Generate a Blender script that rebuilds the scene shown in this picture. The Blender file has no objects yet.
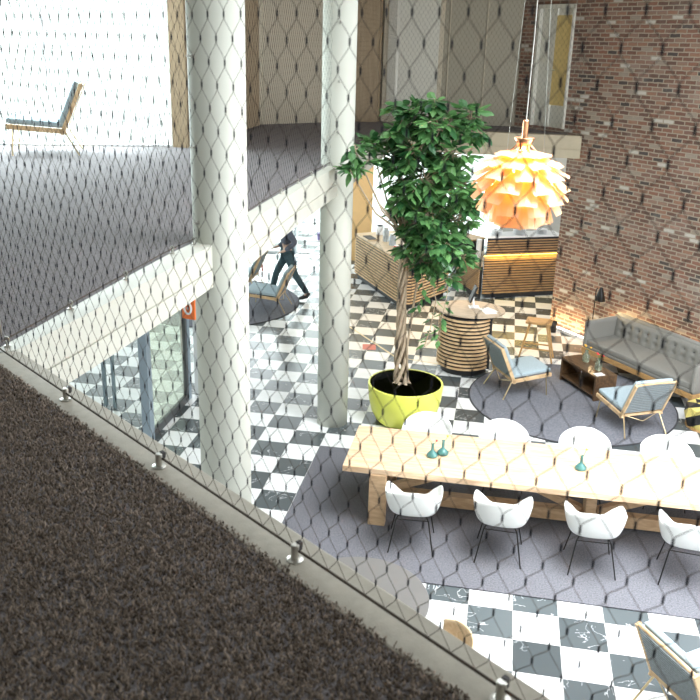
import bpy, math, random
import numpy as np
from mathutils import Vector, Matrix
random.seed(7); rng = np.random.default_rng(7)
C = bpy.context.scene.collection
PI = math.pi
T = 0.45            # floor tile size
Z2 = 3.85           # upper floor level
ZC = 6.9            # ceiling

# ------------------------------------------------------------------ camera
CAM = Vector((2.723, -11.106, 5.432))
YAW, PITCH, ROLL, F = -0.18204531, 0.3251228, 0.02407563, 853.4243
def cam_axes():
    fw = Vector((math.sin(YAW)*math.cos(PITCH), math.cos(YAW)*math.cos(PITCH), -math.sin(PITCH)))
    rt = Vector((math.cos(YAW), -math.sin(YAW), 0)); up = rt.cross(fw)
    r2 = rt*math.cos(ROLL)+up*math.sin(ROLL); u2 = up*math.cos(ROLL)-rt*math.sin(ROLL)
    return r2, u2, fw
RT, UP, FW = cam_axes()
cd = bpy.data.cameras.new('camera'); cam = bpy.data.objects.new('camera', cd); C.objects.link(cam)
M3 = Matrix((RT, UP, -FW)).transposed().to_4x4(); M3.translation = CAM; cam.matrix_world = M3
cd.sensor_width = 36; cd.lens = F/700*36; cd.shift_x = 0.00853; cd.shift_y = -0.02997
cd.clip_start = 0.05; cd.clip_end = 200
cd.dof.use_dof = True; cd.dof.focus_distance = 9.5; cd.dof.aperture_fstop = 5.6
bpy.context.scene.camera = cam
def in_view(x, y, z, m=120):
    d = Vector((x, y, z))-CAM; w = d.dot(FW)
    if w < .1: return False
    px = 344.03+F*d.dot(RT)/w; py = 329.02-F*d.dot(UP)/w
    return -m < px < 700+m and -m < py < 700+m
def at_y(px, py, Y):
    d = FW+RT*((px-344.03)/F)-UP*((py-329.02)/F)
    return CAM+d*((Y-CAM.y)/d.y)

# ------------------------------------------------------------------ materials
MATS = {}
def nodes_of(name):
    m = bpy.data.materials.new(name); m.use_nodes = True
    nt = m.node_tree; b = nt.nodes['Principled BSDF']; MATS[name] = m
    return m, nt, nt.nodes, nt.links, b
def mat(name, col, rough=.6, metal=0, var=.12, scale=12, bump=0, bscale=None, spec=.5, emit=None, estr=0, trans=0, stretch=None):
    """plain surface: colour broken up by noise, optional bump"""
    m, nt, N, L, b = nodes_of(name)
    tc = N.new('ShaderNodeTexCoord'); src = tc.outputs['Object']
    if stretch:
        mp = N.new('ShaderNodeMapping'); mp.inputs['Scale'].default_value = stretch
        L.new(src, mp.inputs['Vector']); src = mp.outputs['Vector']
    nz = N.new('ShaderNodeTexNoise'); nz.inputs['Scale'].default_value = scale; nz.inputs['Detail'].default_value = 6
    L.new(src, nz.inputs['Vector'])
    rp = N.new('ShaderNodeValToRGB')
    lo = [max(0, c*(1-var)) for c in col]; hi = [min(1, c*(1+var)) for c in col]
    rp.color_ramp.elements[0].color = (*lo, 1); rp.color_ramp.elements[1].color = (*hi, 1)
    rp.color_ramp.elements[0].position = .3; rp.color_ramp.elements[1].position = .7
    L.new(nz.outputs['Fac'], rp.inputs['Fac']); L.new(rp.outputs['Color'], b.inputs['Base Color'])
    b.inputs['Roughness'].default_value = rough; b.inputs['Metallic'].default_value = metal
    b.inputs['Specular IOR Level'].default_value = spec
    if trans: b.inputs['Transmission Weight'].default_value = trans
    if emit: b.inputs['Emission Color'].default_value = (*emit, 1); b.inputs['Emission Strength'].default_value = estr
    if bump:
        n2 = N.new('ShaderNodeTexNoise'); n2.inputs['Scale'].default_value = bscale or scale*4; n2.inputs['Detail'].default_value = 3
        L.new(src, n2.inputs['Vector'])
        bp = N.new('ShaderNodeBump'); bp.inputs['Strength'].default_value = bump; bp.inputs['Distance'].default_value = .01
        L.new(n2.outputs['Fac'], bp.inputs['Height']); L.new(bp.outputs['Normal'], b.inputs['Normal'])
    return m
def wood(name, a, c, stretch=(1, 12, 12), rough=.5, scale=3):
    m, nt, N, L, b = nodes_of(name)
    tc = N.new('ShaderNodeTexCoord'); mp = N.new('ShaderNodeMapping'); mp.inputs['Scale'].default_value = stretch
    L.new(tc.outputs['Object'], mp.inputs['Vector'])
    nz = N.new('ShaderNodeTexNoise'); nz.inputs['Scale'].default_value = scale; nz.inputs['Detail'].default_value = 8; nz.inputs['Distortion'].default_value = .6
    L.new(mp.outputs['Vector'], nz.inputs['Vector'])
    rp = N.new('ShaderNodeValToRGB'); rp.color_ramp.elements[0].position = .35; rp.color_ramp.elements[1].position = .68
    rp.color_ramp.elements[0].color = (*a, 1); rp.color_ramp.elements[1].color = (*c, 1)
    L.new(nz.outputs['Fac'], rp.inputs['Fac']); L.new(rp.outputs['Color'], b.inputs['Base Color'])
    b.inputs['Roughness'].default_value = rough
    return m
def glow(name, col, s):
    m, nt, N, L, b = nodes_of(name)
    b.inputs['Base Color'].default_value = (*col, 1); b.inputs['Emission Color'].default_value = (*col, 1); b.inputs['Emission Strength'].default_value = s
    return m
def math_n(N, L, op, a, b=None, c=None):
    n = N.new('ShaderNodeMath'); n.operation = op
    for i, v in enumerate((a, b, c)):
        if v is None: continue
        if isinstance(v, (int, float)): n.inputs[i].default_value = v
        else: L.new(v, n.inputs[i])
    return n.outputs[0]
def mixc(N, L, f, a, b):
    n = N.new('ShaderNodeMix'); n.data_type = 'RGBA'
    for i, v in ((0, f), (6, a), (7, b)):
        if isinstance(v, (int, float)): n.inputs[i].default_value = v
        elif isinstance(v, tuple): n.inputs[i].default_value = (*v, 1)
        else: L.new(v, n.inputs[i])
    return n.outputs[2]
def checker_mat():
    m, nt, N, L, b = nodes_of('marble_checker')
    g = N.new('ShaderNodeNewGeometry'); sp = N.new('ShaderNodeSeparateXYZ'); L.new(g.outputs['Position'], sp.inputs[0])
    x = math_n(N, L, 'DIVIDE', sp.outputs[0], T); y = math_n(N, L, 'DIVIDE', sp.outputs[1], T)
    fx = math_n(N, L, 'FLOOR', x); fy = math_n(N, L, 'FLOOR', y)
    s = math_n(N, L, 'ADD', fx, fy); par = math_n(N, L, 'FLOORED_MODULO', s, 2.0)       # 1 = dark
    cv = N.new('ShaderNodeCombineXYZ'); L.new(fx, cv.inputs[0]); L.new(fy, cv.inputs[1])
    wn = N.new('ShaderNodeTexWhiteNoise'); wn.noise_dimensions = '3D'; L.new(cv.outputs[0], wn.inputs['Vector'])
    # veins: per tile offset
    va = N.new('ShaderNodeVectorMath'); va.operation = 'MULTIPLY_ADD'; L.new(wn.outputs['Color'], va.inputs[0])
    va.inputs[1].default_value = (30, 30, 30); L.new(g.outputs['Position'], va.inputs[2])
    nz = N.new('ShaderNodeTexNoise'); nz.inputs['Scale'].default_value = 3.2; nz.inputs['Detail'].default_value = 7; nz.inputs['Distortion'].default_value = 1.6
    L.new(va.outputs[0], nz.inputs['Vector'])
    d = math_n(N, L, 'ABSOLUTE', math_n(N, L, 'SUBTRACT', nz.outputs['Fac'], .5))
    vein = math_n(N, L, 'SUBTRACT', 1.0, math_n(N, L, 'MULTIPLY', d, 70.0)); 
    n2 = N.new('ShaderNodeTexNoise'); n2.inputs['Scale'].default_value = 2.2; L.new(va.outputs[0], n2.inputs['Vector'])
    gate = math_n(N, L, 'GREATER_THAN', n2.outputs['Fac'], .54)
    vein = math_n(N, L, 'MULTIPLY', math_n(N, L, 'MAXIMUM', vein, 0.0), gate)
    lum = math_n(N, L, 'MULTIPLY_ADD', wn.outputs['Value'], .5, .75)
    dark = mixc(N, L, vein, (.078, .092, .098), (.5, .52, .54))
    n3 = N.new('ShaderNodeTexNoise'); n3.inputs['Scale'].default_value = 5; n3.inputs['Detail'].default_value = 5; L.new(va.outputs[0], n3.inputs['Vector'])
    white = mixc(N, L, n3.outputs['Fac'], (.64, .66, .67), (.84, .85, .85))
    dk = N.new('ShaderNodeVectorMath'); dk.operation = 'SCALE'; L.new(dark, dk.inputs[0]); L.new(lum, dk.inputs['Scale'])
    col = mixc(N, L, par, white, dk.outputs[0])
    ex = math_n(N, L, 'PINGPONG', x, .5); ey = math_n(N, L, 'PINGPONG', y, .5)
    ed = math_n(N, L, 'MINIMUM', ex, ey)
    gr = math_n(N, L, 'LESS_THAN', ed, .007)
    col = mixc(N, L, gr, col, (.35, .35, .34))
    L.new(col, b.inputs['Base Color'])
    b.inputs['Roughness'].default_value = .22
    return m
def brick_mat():
    m, nt, N, L, b = nodes_of('old_brick')
    tc = N.new('ShaderNodeTexCoord'); 
    nd = N.new('ShaderNodeTexNoise'); nd.inputs['Scale'].default_value = 9; nd.inputs['Detail'].default_value = 3; L.new(tc.outputs['Object'], nd.inputs['Vector'])
    dv = N.new('ShaderNodeVectorMath'); dv.operation = 'MULTIPLY_ADD'; L.new(nd.outputs['Color'], dv.inputs[0]); dv.inputs[1].default_value = (.022, .022, .022); L.new(tc.outputs['Object'], dv.inputs[2])
    sp = N.new('ShaderNodeSeparateXYZ'); L.new(dv.outputs[0], sp.inputs[0])
    bw, bh = .215, .072
    z = math_n(N, L, 'DIVIDE', sp.outputs[2], bh); row = math_n(N, L, 'FLOOR', z)
    xs = math_n(N, L, 'ADD', sp.outputs[0], sp.outputs[1])
    off = math_n(N, L, 'MULTIPLY', math_n(N, L, 'FLOORED_MODULO', row, 2.0), .5)
    x = math_n(N, L, 'ADD', math_n(N, L, 'DIVIDE', xs, bw), off); colm = math_n(N, L, 'FLOOR', x)
    fx = math_n(N, L, 'FRACT', x); fz = math_n(N, L, 'FRACT', z)
    ex = math_n(N, L, 'MULTIPLY', math_n(N, L, 'PINGPONG', fx, .5), bw); ez = math_n(N, L, 'MULTIPLY', math_n(N, L, 'PINGPONG', fz, .5), bh)
    ed = math_n(N, L, 'MINIMUM', ex, ez)
    ms = N.new('ShaderNodeMapRange'); ms.inputs[1].default_value = .0075; ms.inputs[2].default_value = .0135; L.new(ed, ms.inputs[0])
    cv = N.new('ShaderNodeCombineXYZ'); L.new(colm, cv.inputs[0]); L.new(row, cv.inputs[1])
    wn = N.new('ShaderNodeTexWhiteNoise'); L.new(cv.outputs[0], wn.inputs['Vector'])
    rp = N.new('ShaderNodeValToRGB'); cr = rp.color_ramp; cr.interpolation = 'CONSTANT'
    cols = [(0, (.17, .075, .05)), (.18, (.24, .105, .07)), (.36, (.13, .065, .048)), (.52, (.30, .15, .10)), (.66, (.20, .10, .075)), (.78, (.27, .16, .12)), (.88, (.05, .04, .04)), (.93, (.32, .26, .21)), (.97, (.58, .54, .49))]
    cr.elements[0].position = 0; cr.elements[0].color = (*cols[0][1], 1); cr.elements[1].position = cols[1][0]; cr.elements[1].color = (*cols[1][1], 1)
    for p, c in cols[2:]:
        e = cr.elements.new(p); e.color = (*c, 1)
    L.new(wn.outputs['Value'], rp.inputs['Fac'])
    ng = N.new('ShaderNodeTexNoise'); ng.inputs['Scale'].default_value = 30; ng.inputs['Detail'].default_value = 6; L.new(tc.outputs['Object'], ng.inputs['Vector'])
    bc = mixc(N, L, math_n(N, L, 'MULTIPLY', ng.outputs['Fac'], .22), rp.outputs['Color'], (.36, .30, .25))
    col = mixc(N, L, ms.outputs[0], (.39, .33, .26), bc)
    # lime wash left in patches
    nw = N.new('ShaderNodeTexNoise'); nw.inputs['Scale'].default_value = 1.1; nw.inputs['Detail'].default_value = 7; nw.inputs['Roughness'].default_value = .65; L.new(tc.outputs['Object'], nw.inputs['Vector'])
    mw = N.new('ShaderNodeMapRange'); mw.inputs[1].default_value = .52; mw.inputs[2].default_value = .75; mw.inputs[4].default_value = .40; L.new(nw.outputs['Fac'], mw.inputs[0])
    col = mixc(N, L, mw.outputs[0], col, (.46, .43, .39))
    L.new(col, b.inputs['Base Color']); b.inputs['Roughness'].default_value = .9
    hh = math_n(N, L, 'ADD', ms.outputs[0], math_n(N, L, 'MULTIPLY', ng.outputs['Fac'], .5))
    bp = N.new('ShaderNodeBump'); bp.inputs['Strength'].default_value = .9; bp.inputs['Distance'].default_value = .012; L.new(hh, bp.inputs['Height']); L.new(bp.outputs['Normal'], b.inputs['Normal'])
    return m
def leaf_mat(name, c1, c2, trans):
    m, nt, N, L, b = nodes_of(name)
    g = N.new('ShaderNodeNewGeometry')
    rp = N.new('ShaderNodeValToRGB'); rp.color_ramp.elements[0].color = (*c1, 1); rp.color_ramp.elements[1].color = (*c2, 1)
    L.new(g.outputs['Random Per Island'], rp.inputs['Fac']); L.new(rp.outputs['Color'], b.inputs['Base Color'])
    b.inputs['Roughness'].default_value = .3
    tr = N.new('ShaderNodeBsdfTranslucent'); L.new(rp.outputs['Color'], tr.inputs['Color'])
    mx = N.new('ShaderNodeMixShader'); mx.inputs[0].default_value = trans
    L.new(b.outputs[0], mx.inputs[1]); L.new(tr.outputs[0], mx.inputs[2]); L.new(mx.outputs[0], N['Material Output'].inputs['Surface'])
    return m
def glass_mat(name, col, alpha):
    """thin pane: mostly see-through with a tinted glossy coat"""
    m, nt, N, L, b = nodes_of(name)
    tp = N.new('ShaderNodeBsdfTransparent'); tp.inputs['Color'].default_value = (*col, 1)
    b.inputs['Base Color'].default_value = (*col, 1); b.inputs['Roughness'].default_value = .05
    mx = N.new('ShaderNodeMixShader'); mx.inputs[0].default_value = alpha
    L.new(tp.outputs[0], mx.inputs[1]); L.new(b.outputs[0], mx.inputs[2]); L.new(mx.outputs[0], N['Material Output'].inputs['Surface'])
    return m

checker = checker_mat(); brick = brick_mat()
plaster = mat('painted_plaster', (.60, .61, .545), .7, var=.04, scale=3, bump=.05, bscale=60)
fascia = mat('painted_beam', (.50, .495, .435), .6, var=.03, scale=4)
concrete = mat('lip_concrete', (.40, .37, .31), .75, var=.08, scale=25, bump=.15, bscale=150)
ceil_m = mat('ceiling_paint', (.62, .60, .56), .8, var=.03)
soffit = mat('soffit_paint', (.50, .46, .40), .8, var=.04)
carpet = mat('grey_carpet', (.19, .175, .18), .95, var=.35, scale=90, bump=.8, bscale=160, spec=.1)
tuft_m = leaf_mat('carpet_yarn', (.085, .067, .055), (.38, .305, .25), .0); tuft_m.node_tree.nodes['Principled BSDF'].inputs['Roughness'].default_value = .95; tuft_m.node_tree.nodes['Principled BSDF'].inputs['Specular IOR Level'].default_value = .05
rug_m = mat('rug_wool', (.15, .15, .168), .95, var=.35, scale=60, bump=.8, bscale=140, spec=.1)
rug_dark = mat('round_rug_wool', (.17, .175, .20), .95, var=.3, scale=50, bump=.6, bscale=130, spec=.1)
rug_edge = mat('rug_binding', (.03, .03, .035), .8)
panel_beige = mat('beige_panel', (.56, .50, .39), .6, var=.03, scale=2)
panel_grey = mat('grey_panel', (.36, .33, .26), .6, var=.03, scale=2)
brown_panel = wood('brown_panel', (.40, .30, .19), (.50, .39, .26), (12, 12, 1))
wallpaint = mat('wall_paint', (.66, .65, .6), .8, var=.03)
door_white = mat('door_paint', (.66, .65, .58), .5, var=.03)
backlit_yellow_glass = mat('backlit_yellow_glass', (.52, .40, .17), .35, var=.1, emit=(.75, .55, .2), estr=.08)  # weak emission stands in for the lit room behind the pane
steel = mat('steel', (.55, .54, .50), .28, 1, var=.1)
steel_dark = mat('dark_steel', (.06, .055, .055), .45, .6, var=.1)
cable_m = mat('net_cable', (.075, .06, .05), .75, 0, var=.1, spec=.15)
ferrule_m = mat('net_ferrule', (.016, .016, .022), .85, 0, var=.1, spec=.1)
oak = wood('oak_top', (.54, .36, .215), (.72, .53, .36), (1, 10, 10), .42)
oak2 = wood('oak_beam', (.46, .30, .17), (.62, .43, .26), (2, 8, 8), .5)
ash = wood('ash_frame', (.55, .36, .19), (.72, .52, .31), (3, 3, 3), .5)
slat_w = wood('slat_wood', (.58, .38, .20), (.76, .55, .33), (2, 2, 6), .5)
slat_top = wood('counter_top_wood', (.60, .44, .27), (.74, .57, .38), (2, 9, 9), .45)
dark_wood = wood('dark_wood', (.07, .04, .022), (.15, .085, .04), (2, 9, 9), .3)
honey = wood('honey_wood', (.42, .24, .09), (.56, .34, .14), (2, 9, 9), .45)
plywood = wood('plywood', (.62, .44, .26), (.74, .56, .36), (2, 9, 9), .45)
black = mat('black_board', (.012, .012, .014), .5, var=.1)
shell_m = mat('white_shell', (.80, .81, .79), .35, var=.02)
blue_cush = mat('blue_grey_fabric', (.36, .44, .48), .9, var=.12, scale=60, bump=.2, bscale=300, spec=.2)
cord_m = mat('woven_cord', (.26, .29, .30), .8, var=.2, scale=80, bump=.4, bscale=200)
brass = mat('brass_rod', (.62, .50, .30), .3, .9, var=.05)
sofa_f = mat('sofa_fabric', (.24, .235, .215), .95, var=.12, scale=80, bump=.25, bscale=300, spec=.15)
pot_m = mat('lime_pot', (.74, .76, .13), .35, var=.04, scale=4)
pot_in = mat('pot_inside', (.02, .014, .012), .5)
soil = mat('soil', (.03, .02, .015), .95, var=.5, scale=60, bump=1, bscale=90)
bark = mat('bark', (.44, .35, .25), .85, var=.3, scale=25, bump=.5, bscale=80, stretch=(6, 6, 1))
leaf_m = leaf_mat('ficus_leaf', (.022, .10, .034), (.19, .40, .14), .28)
copper = mat('copper_leaf_gloss', (.85, .42, .22), .25, 1, var=.05)
white_m = mat('white_gloss', (.85, .86, .87), .3, var=.02)
blk_metal = mat('black_metal', (.015, .015, .015), .35, .4)
teal_glass = mat('teal_glass', (.12, .34, .33), .08, var=.1, trans=.5)
red_m = mat('red_petal', (.75, .06, .06), .6); yel_m = mat('yellow_petal', (.9, .68, .04), .6); org_m = mat('orange_petal', (.85, .45, .05), .6)
green_m = mat('stem_green', (.08, .25, .06), .6)
sign_or = mat('orange_sign', (.78, .16, .02), .5, var=.05)
denim = mat('denim', (.045, .085, .10), .9, var=.25, scale=30)
knit = mat('grey_knit', (.11, .12, .155), .9, var=.2, scale=40)
skin = mat('skin', (.62, .40, .30), .55, var=.05)
hair_m = mat('dark_hair', (.03, .022, .018), .6)
grey_lino = mat('grey_linoleum', (.13, .125, .12), .5, var=.03)
frame_m = mat('grey_frame', (.24, .30, .35), .45, var=.05)
frame_d = mat('dark_frame', (.06, .065, .07), .4, var=.05)
clear = glass_mat('clear_glass', (.95, .99, .97), .08)
green_glass = glass_mat('green_glass', (.90, .95, .88), .28)
terracotta = mat('terracotta_tile', (.50, .14, .10), .5, var=.1)
orange_wall = mat('warm_wall', (.80, .52, .24), .7, var=.03)
gold_patch = mat('gold_facet', (.62, .52, .16), .5, var=.1)

# lamp leaf: thin copper-lacquered metal that lets the bulb's light glow through
lm_, nt_, N_, L_, b_ = nodes_of('lamp_leaf')
b_.inputs['Base Color'].default_value = (.96, .74, .52, 1); b_.inputs['Roughness'].default_value = .4; b_.inputs['Metallic'].default_value = .3
tr_ = N_.new('ShaderNodeBsdfTranslucent'); tr_.inputs['Color'].default_value = (1, .68, .20, 1)
mx_ = N_.new('ShaderNodeMixShader'); mx_.inputs[0].default_value = .5
L_.new(b_.outputs[0], mx_.inputs[1]); L_.new(tr_.outputs[0], mx_.inputs[2]); L_.new(mx_.outputs[0], N_['Material Output'].inputs['Surface'])
lamp_leaf = lm_
led_white = glow('led_white', (1, .93, .82), 9); led_gold = glow('led_gold', (1, .72, .12), 5); bulb_m = glow('bulb', (1, .75, .35), 30); led_red = glow('led_red', (1, .08, .04), 1.2)

# ------------------------------------------------------------------ mesh builder
class MB:
    def __init__(s): s.v = []; s.f = []; s.m = []; s.n = 0
    def add(s, vs, fs, mi=0):
        o = s.n; s.v.extend([tuple(v) for v in vs]); s.n += len(vs)
        s.f.extend([tuple(i+o for i in f) for f in fs]); s.m.extend([mi]*len(fs)); return s
    def box(s, c, d, rz=0, mi=0, ry=0, rx=0):
        R = Matrix.Rotation(rz, 3, 'Z') @ Matrix.Rotation(ry, 3, 'Y') @ Matrix.Rotation(rx, 3, 'X'); c = Vector(c)
        vs = [c+R@Vector((x*d[0]/2, y*d[1]/2, z*d[2]/2)) for x in (-1, 1) for y in (-1, 1) for z in (-1, 1)]
        return s.add(vs, [(0, 1, 3, 2), (4, 6, 7, 5), (0, 4, 5, 1), (2, 3, 7, 6), (0, 2, 6, 4), (1, 5, 7, 3)], mi)
    def bar(s, p, q, w, h, mi=0, up=(0, 0, 1)):
        p, q = Vector(p), Vector(q); d = (q-p).normalized(); u = Vector(up)
        if abs(d.dot(u)) > .98: u = Vector((0, 1, 0))
        a = d.cross(u).normalized(); b = a.cross(d)
        vs = [e+a*sx*w/2+b*sy*h/2 for e in (p, q) for sx, sy in ((-1, -1), (1, -1), (1, 1), (-1, 1))]
        return s.add(vs, [(3, 2, 1, 0), (4, 5, 6, 7), (0, 1, 5, 4), (1, 2, 6, 5), (2, 3, 7, 6), (3, 0, 4, 7)], mi)
    def tube(s, pts, r, n=6, mi=0, cap=True):
        pts = [Vector(p) for p in pts]; k = len(pts); rr = r if isinstance(r, (list, tuple)) else [r]*k
        vs = []; ref = None
        for i, p in enumerate(pts):
            t = (pts[min(i+1, k-1)]-pts[max(i-1, 0)]).normalized()
            if ref is None:
                ref = Vector((0, 0, 1)) if abs(t.z) < .9 else Vector((1, 0, 0))
            a = t.cross(ref).normalized(); b = a.cross(t).normalized(); ref = b
            vs += [p+(a*math.cos(2*PI*j/n)+b*math.sin(2*PI*j/n))*rr[i] for j in range(n)]
        fs = [(i*n+j, i*n+(j+1) % n, (i+1)*n+(j+1) % n, (i+1)*n+j) for i in range(k-1) for j in range(n)]
        if cap: fs += [tuple(range(n))[::-1], tuple(range((k-1)*n, k*n))]
        return s.add(vs, fs, mi)
    def lathe(s, prof, c=(0, 0, 0), n=32, mi=0, cap=True):
        vs = []; fs = []; k = len(prof)
        for r, z in prof:
            vs += [(c[0]+r*math.cos(2*PI*j/n), c[1]+r*math.sin(2*PI*j/n), c[2]+z) for j in range(n)]
        fs = [(i*n+j, i*n+(j+1) % n, (i+1)*n+(j+1) % n, (i+1)*n+j) for i in range(k-1) for j in range(n)]
        if cap and prof[0][0] > 1e-4: fs.append(tuple(range(n))[::-1])
        if cap and prof[-1][0] > 1e-4: fs.append(tuple(range((k-1)*n, k*n)))
        return s.add(vs, fs, mi)
    def prism(s, poly, z0, z1, mi=0):
        n = len(poly)
        vs = [(x, y, z0) for x, y in poly]+[(x, y, z1) for x, y in poly]
        return s.add(vs, [tuple(range(n))[::-1], tuple(range(n, 2*n))]+[(i, (i+1) % n, n+(i+1) % n, n+i) for i in range(n)], mi)
    def build(s, name, mats, parent=None, smooth=False, bevel=0, loc=None, rz=0, kind=None, solid=0, sub=0):
        me = bpy.data.meshes.new(name); me.from_pydata(s.v, [], s.f)
        ms = mats if isinstance(mats, (list, tuple)) else [mats]
        for m in ms: me.materials.append(m)
        if len(ms) > 1: me.polygons.foreach_set('material_index', s.m)
        if smooth: me.polygons.foreach_set('use_smooth', [True]*len(s.f))
        me.update()
        o = bpy.data.objects.new(name, me); C.objects.link(o)
        if parent: o.parent = parent
        if loc is not None: o.location = loc
        if rz: o.rotation_euler = (0, 0, rz)
        if bevel:
            b = o.modifiers.new('bevel', 'BEVEL'); b.width = bevel; b.segments = 2; b.limit_method = 'ANGLE'; b.angle_limit = .6
        if solid:
            d = o.modifiers.new('solid', 'SOLIDIFY'); d.thickness = solid; d.offset = 0
        if sub:
            d = o.modifiers.new('sub', 'SUBSURF'); d.levels = sub; d.render_levels = sub
        if kind: o['kind'] = kind
        return o
def thing(name, label, cat, loc=(0, 0, 0), rz=0, group=None):
    o = bpy.data.objects.new(name, None); C.objects.link(o); o.location = loc; o.rotation_euler = (0, 0, rz)
    o['label'] = label; o['category'] = cat
    if group: o['group'] = group
    return o
def tag(o, label, cat, group=None):
    o['label'] = label; o['category'] = cat
    if group: o['group'] = group
    return o
def dup(root, loc, rz, label, group=None):
    kids = [c for c in C.objects if c.parent == root]
    r = root.copy(); C.objects.link(r); r.location = loc; r.rotation_euler = (0, 0, rz); r['label'] = label
    if group: r['group'] = group
    for ch in kids:
        sub = [c for c in C.objects if c.parent == ch]
        c = ch.copy(); C.objects.link(c); c.parent = r
        for g in sub:
            d = g.copy(); C.objects.link(d); d.parent = c
    return r
def struct(mb, name, m, label=None, **k):
    o = mb.build(name, m, kind='structure', **k)
    if label: o['label'] = label
    return o
def grid(f, nu, nv):
    vs = [f(i/nu, j/nv) for i in range(nu+1) for j in range(nv+1)]
    fs = [(i*(nv+1)+j, (i+1)*(nv+1)+j, (i+1)*(nv+1)+j+1, i*(nv+1)+j+1) for i in range(nu) for j in range(nv)]
    return vs, fs
def rbox(mb, c, d, r, mi=0, rz=0, n=4, puff=0):
    """soft cushion: rounded box with slightly domed faces"""
    R = Matrix.Rotation(rz, 3, 'Z'); c = Vector(c); k = 10
    hx, hy, hz = [v/2 for v in d]
    for ax in range(3):
        for sg in (-1, 1):
            vs = []
            for i in range(k+1):
                for j in range(k+1):
                    a, b2 = 2*i/k-1, 2*j/k-1
                    a = math.copysign(abs(a)**.75, a); b2 = math.copysign(abs(b2)**.75, b2)
                    p = [0, 0, 0]; p[ax] = sg; p[(ax+1) % 3] = a; p[(ax+2) % 3] = b2
                    q = Vector((p[0]*hx, p[1]*hy, p[2]*hz))
                    inn = Vector((max(-hx+r, min(hx-r, q.x)), max(-hy+r, min(hy-r, q.y)), max(-hz+r, min(hz-r, q.z))))
                    e = q-inn
                    if e.length > 1e-9: q = inn+e.normalized()*r
                    if puff: q.z += puff*(1-(q.x/hx)**2)*(1-(q.y/hy)**2)*(1 if q.z > 0 else -.3)
                    vs.append(c+R@q)
            fs = [(i*(k+1)+j, (i+1)*(k+1)+j, (i+1)*(k+1)+j+1, i*(k+1)+j+1) for i in range(k) for j in range(k)]
            if sg < 0: fs = [f[::-1] for f in fs]
            mb.add(vs, fs, mi)
    return mb

# ------------------------------------------------------------------ building shell
struct(MB().prism([(-9, -15), (11, -15), (11, 13.5), (-9, 13.5)], -.2, 0), 'floor', checker, 'black and white marble checkerboard floor')
E_ = Vector((.8014, -.598)); N_e = Vector((.598, .8014))       # near slab edge: along / outward
NC = -5.842; NF = -5.665                                          # carpet line, outer face
def near(u, n):                                                  # point on the near edge frame
    p = E_*u+N_e*n; return (p.x, p.y)
U0 = E_.dot(Vector((.17, -7.29)))
W0 = Vector((4.052, 5.796)); D_ = Vector((.671, -.741)); Nw = Vector((-.741, -.671))
def wp(s, n=0):
    p = W0+D_*s+Nw*n; return (p.x, p.y)
WANG = math.atan2(D_.y, D_.x)
left_edge = [(.165, -7.41), (.20, -5.9), (.235, -5.05), (.30, -4.2), (.33, -2.2), (.36, -.8), (.39, .6), (.45, 5.75)]
upper_poly = [near(U0+9, NC)]+left_edge+[(4.06, 5.8), wp(-1.85), (2.83, 7.2), (-2.3, 7.2), (-2.3, 1.40), (-7.6, -.22), (-9, -.65), (-9, -15), (8, -15)]
upper_poly = upper_poly[::-1]
slab = MB().prism(upper_poly, 3.5, Z2-.004)
struct(slab, 'floor_slab', soffit, 'concrete slab of the upper floor')
cp = MB().prism(upper_poly, Z2-.004, Z2)
struct(cp, 'floor_upper', carpet, 'grey carpet of the upper floor')
struct(MB().prism([(-2.36, 1.42), (-2.36, 7.2), (-14, 7.2), (-14, -2.15), (-7.6, -.19)], 3.5, Z2-.01), 'terrace_backdrop', white_m, 'white slab added outside the upper window to look overexposed')  # added white slab so the view through the window blows out
# near concrete lip
A, B = near(U0+.03, NC), near(U0+9, NC)
lip = MB().prism([near(U0-.03, NC), near(U0+9, NC), near(U0+9, NF), near(U0+.1, NF)], 3.42, Z2+.004)
struct(lip, 'trim_balcony_edge', concrete, 'concrete edge of the balcony floor in the foreground', bevel=.008)
# left beam with stepped fascia
front = [(.27, -7.27), (.335, -6.6), (.40, -5.6), (.455, -4.45)]
lb = MB()
poly = [(.165, -7.41), (.20, -5.9), (.235, -5.05), (.30, -4.4)]+front[::-1]
lb.prism(poly[::-1], 3.66, Z2+.004)
poly2 = [(x-.012, y) if i > 3 else (x, y) for i, (x, y) in enumerate(poly)]
lb.prism(poly2[::-1], 3.645, 3.66)
lb.prism(poly[::-1], 3.50, 3.645)
struct(lb, 'trim_left_beam', fascia, 'cream painted beam with a groove along the left floor edge')
rb = MB()
fr2 = [(.47, -4.3), (.46, -1.8), (.50, .1), (.52, .4), (.52, 5.9)]
poly = [(.30, -4.3), (.33, -2.2), (.36, -.8), (.39, .6), (.45, 5.75), (.45, 5.9)]+fr2[::-1]
rb.prism(poly[::-1], 3.62, Z2+.004); poly2 = [(x-.012, y) if i > 5 else (x, y) for i, (x, y) in enumerate(poly)]
rb.prism(poly2[::-1], 3.605, 3.62); rb.prism(poly[::-1], 3.45, 3.605)
struct(rb, 'trim_middle_beam', fascia, 'cream painted beam between the two round columns')
fb = MB().box((2.26, 5.80, 3.735), (3.6, .2, .236)).box((2.26, 5.806, 3.605), (3.6, .18, .02)).box((2.26, 5.80, 3.515), (3.6, .2, .16))
struct(fb, 'trim_far_beam', mat('far_beam_dimmed', (.46, .40, .29), .6, var=.04), 'cream painted beam under the far gallery floor')  # darker, warmer copy of the beam paint: dim warm light put into the colour
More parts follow.
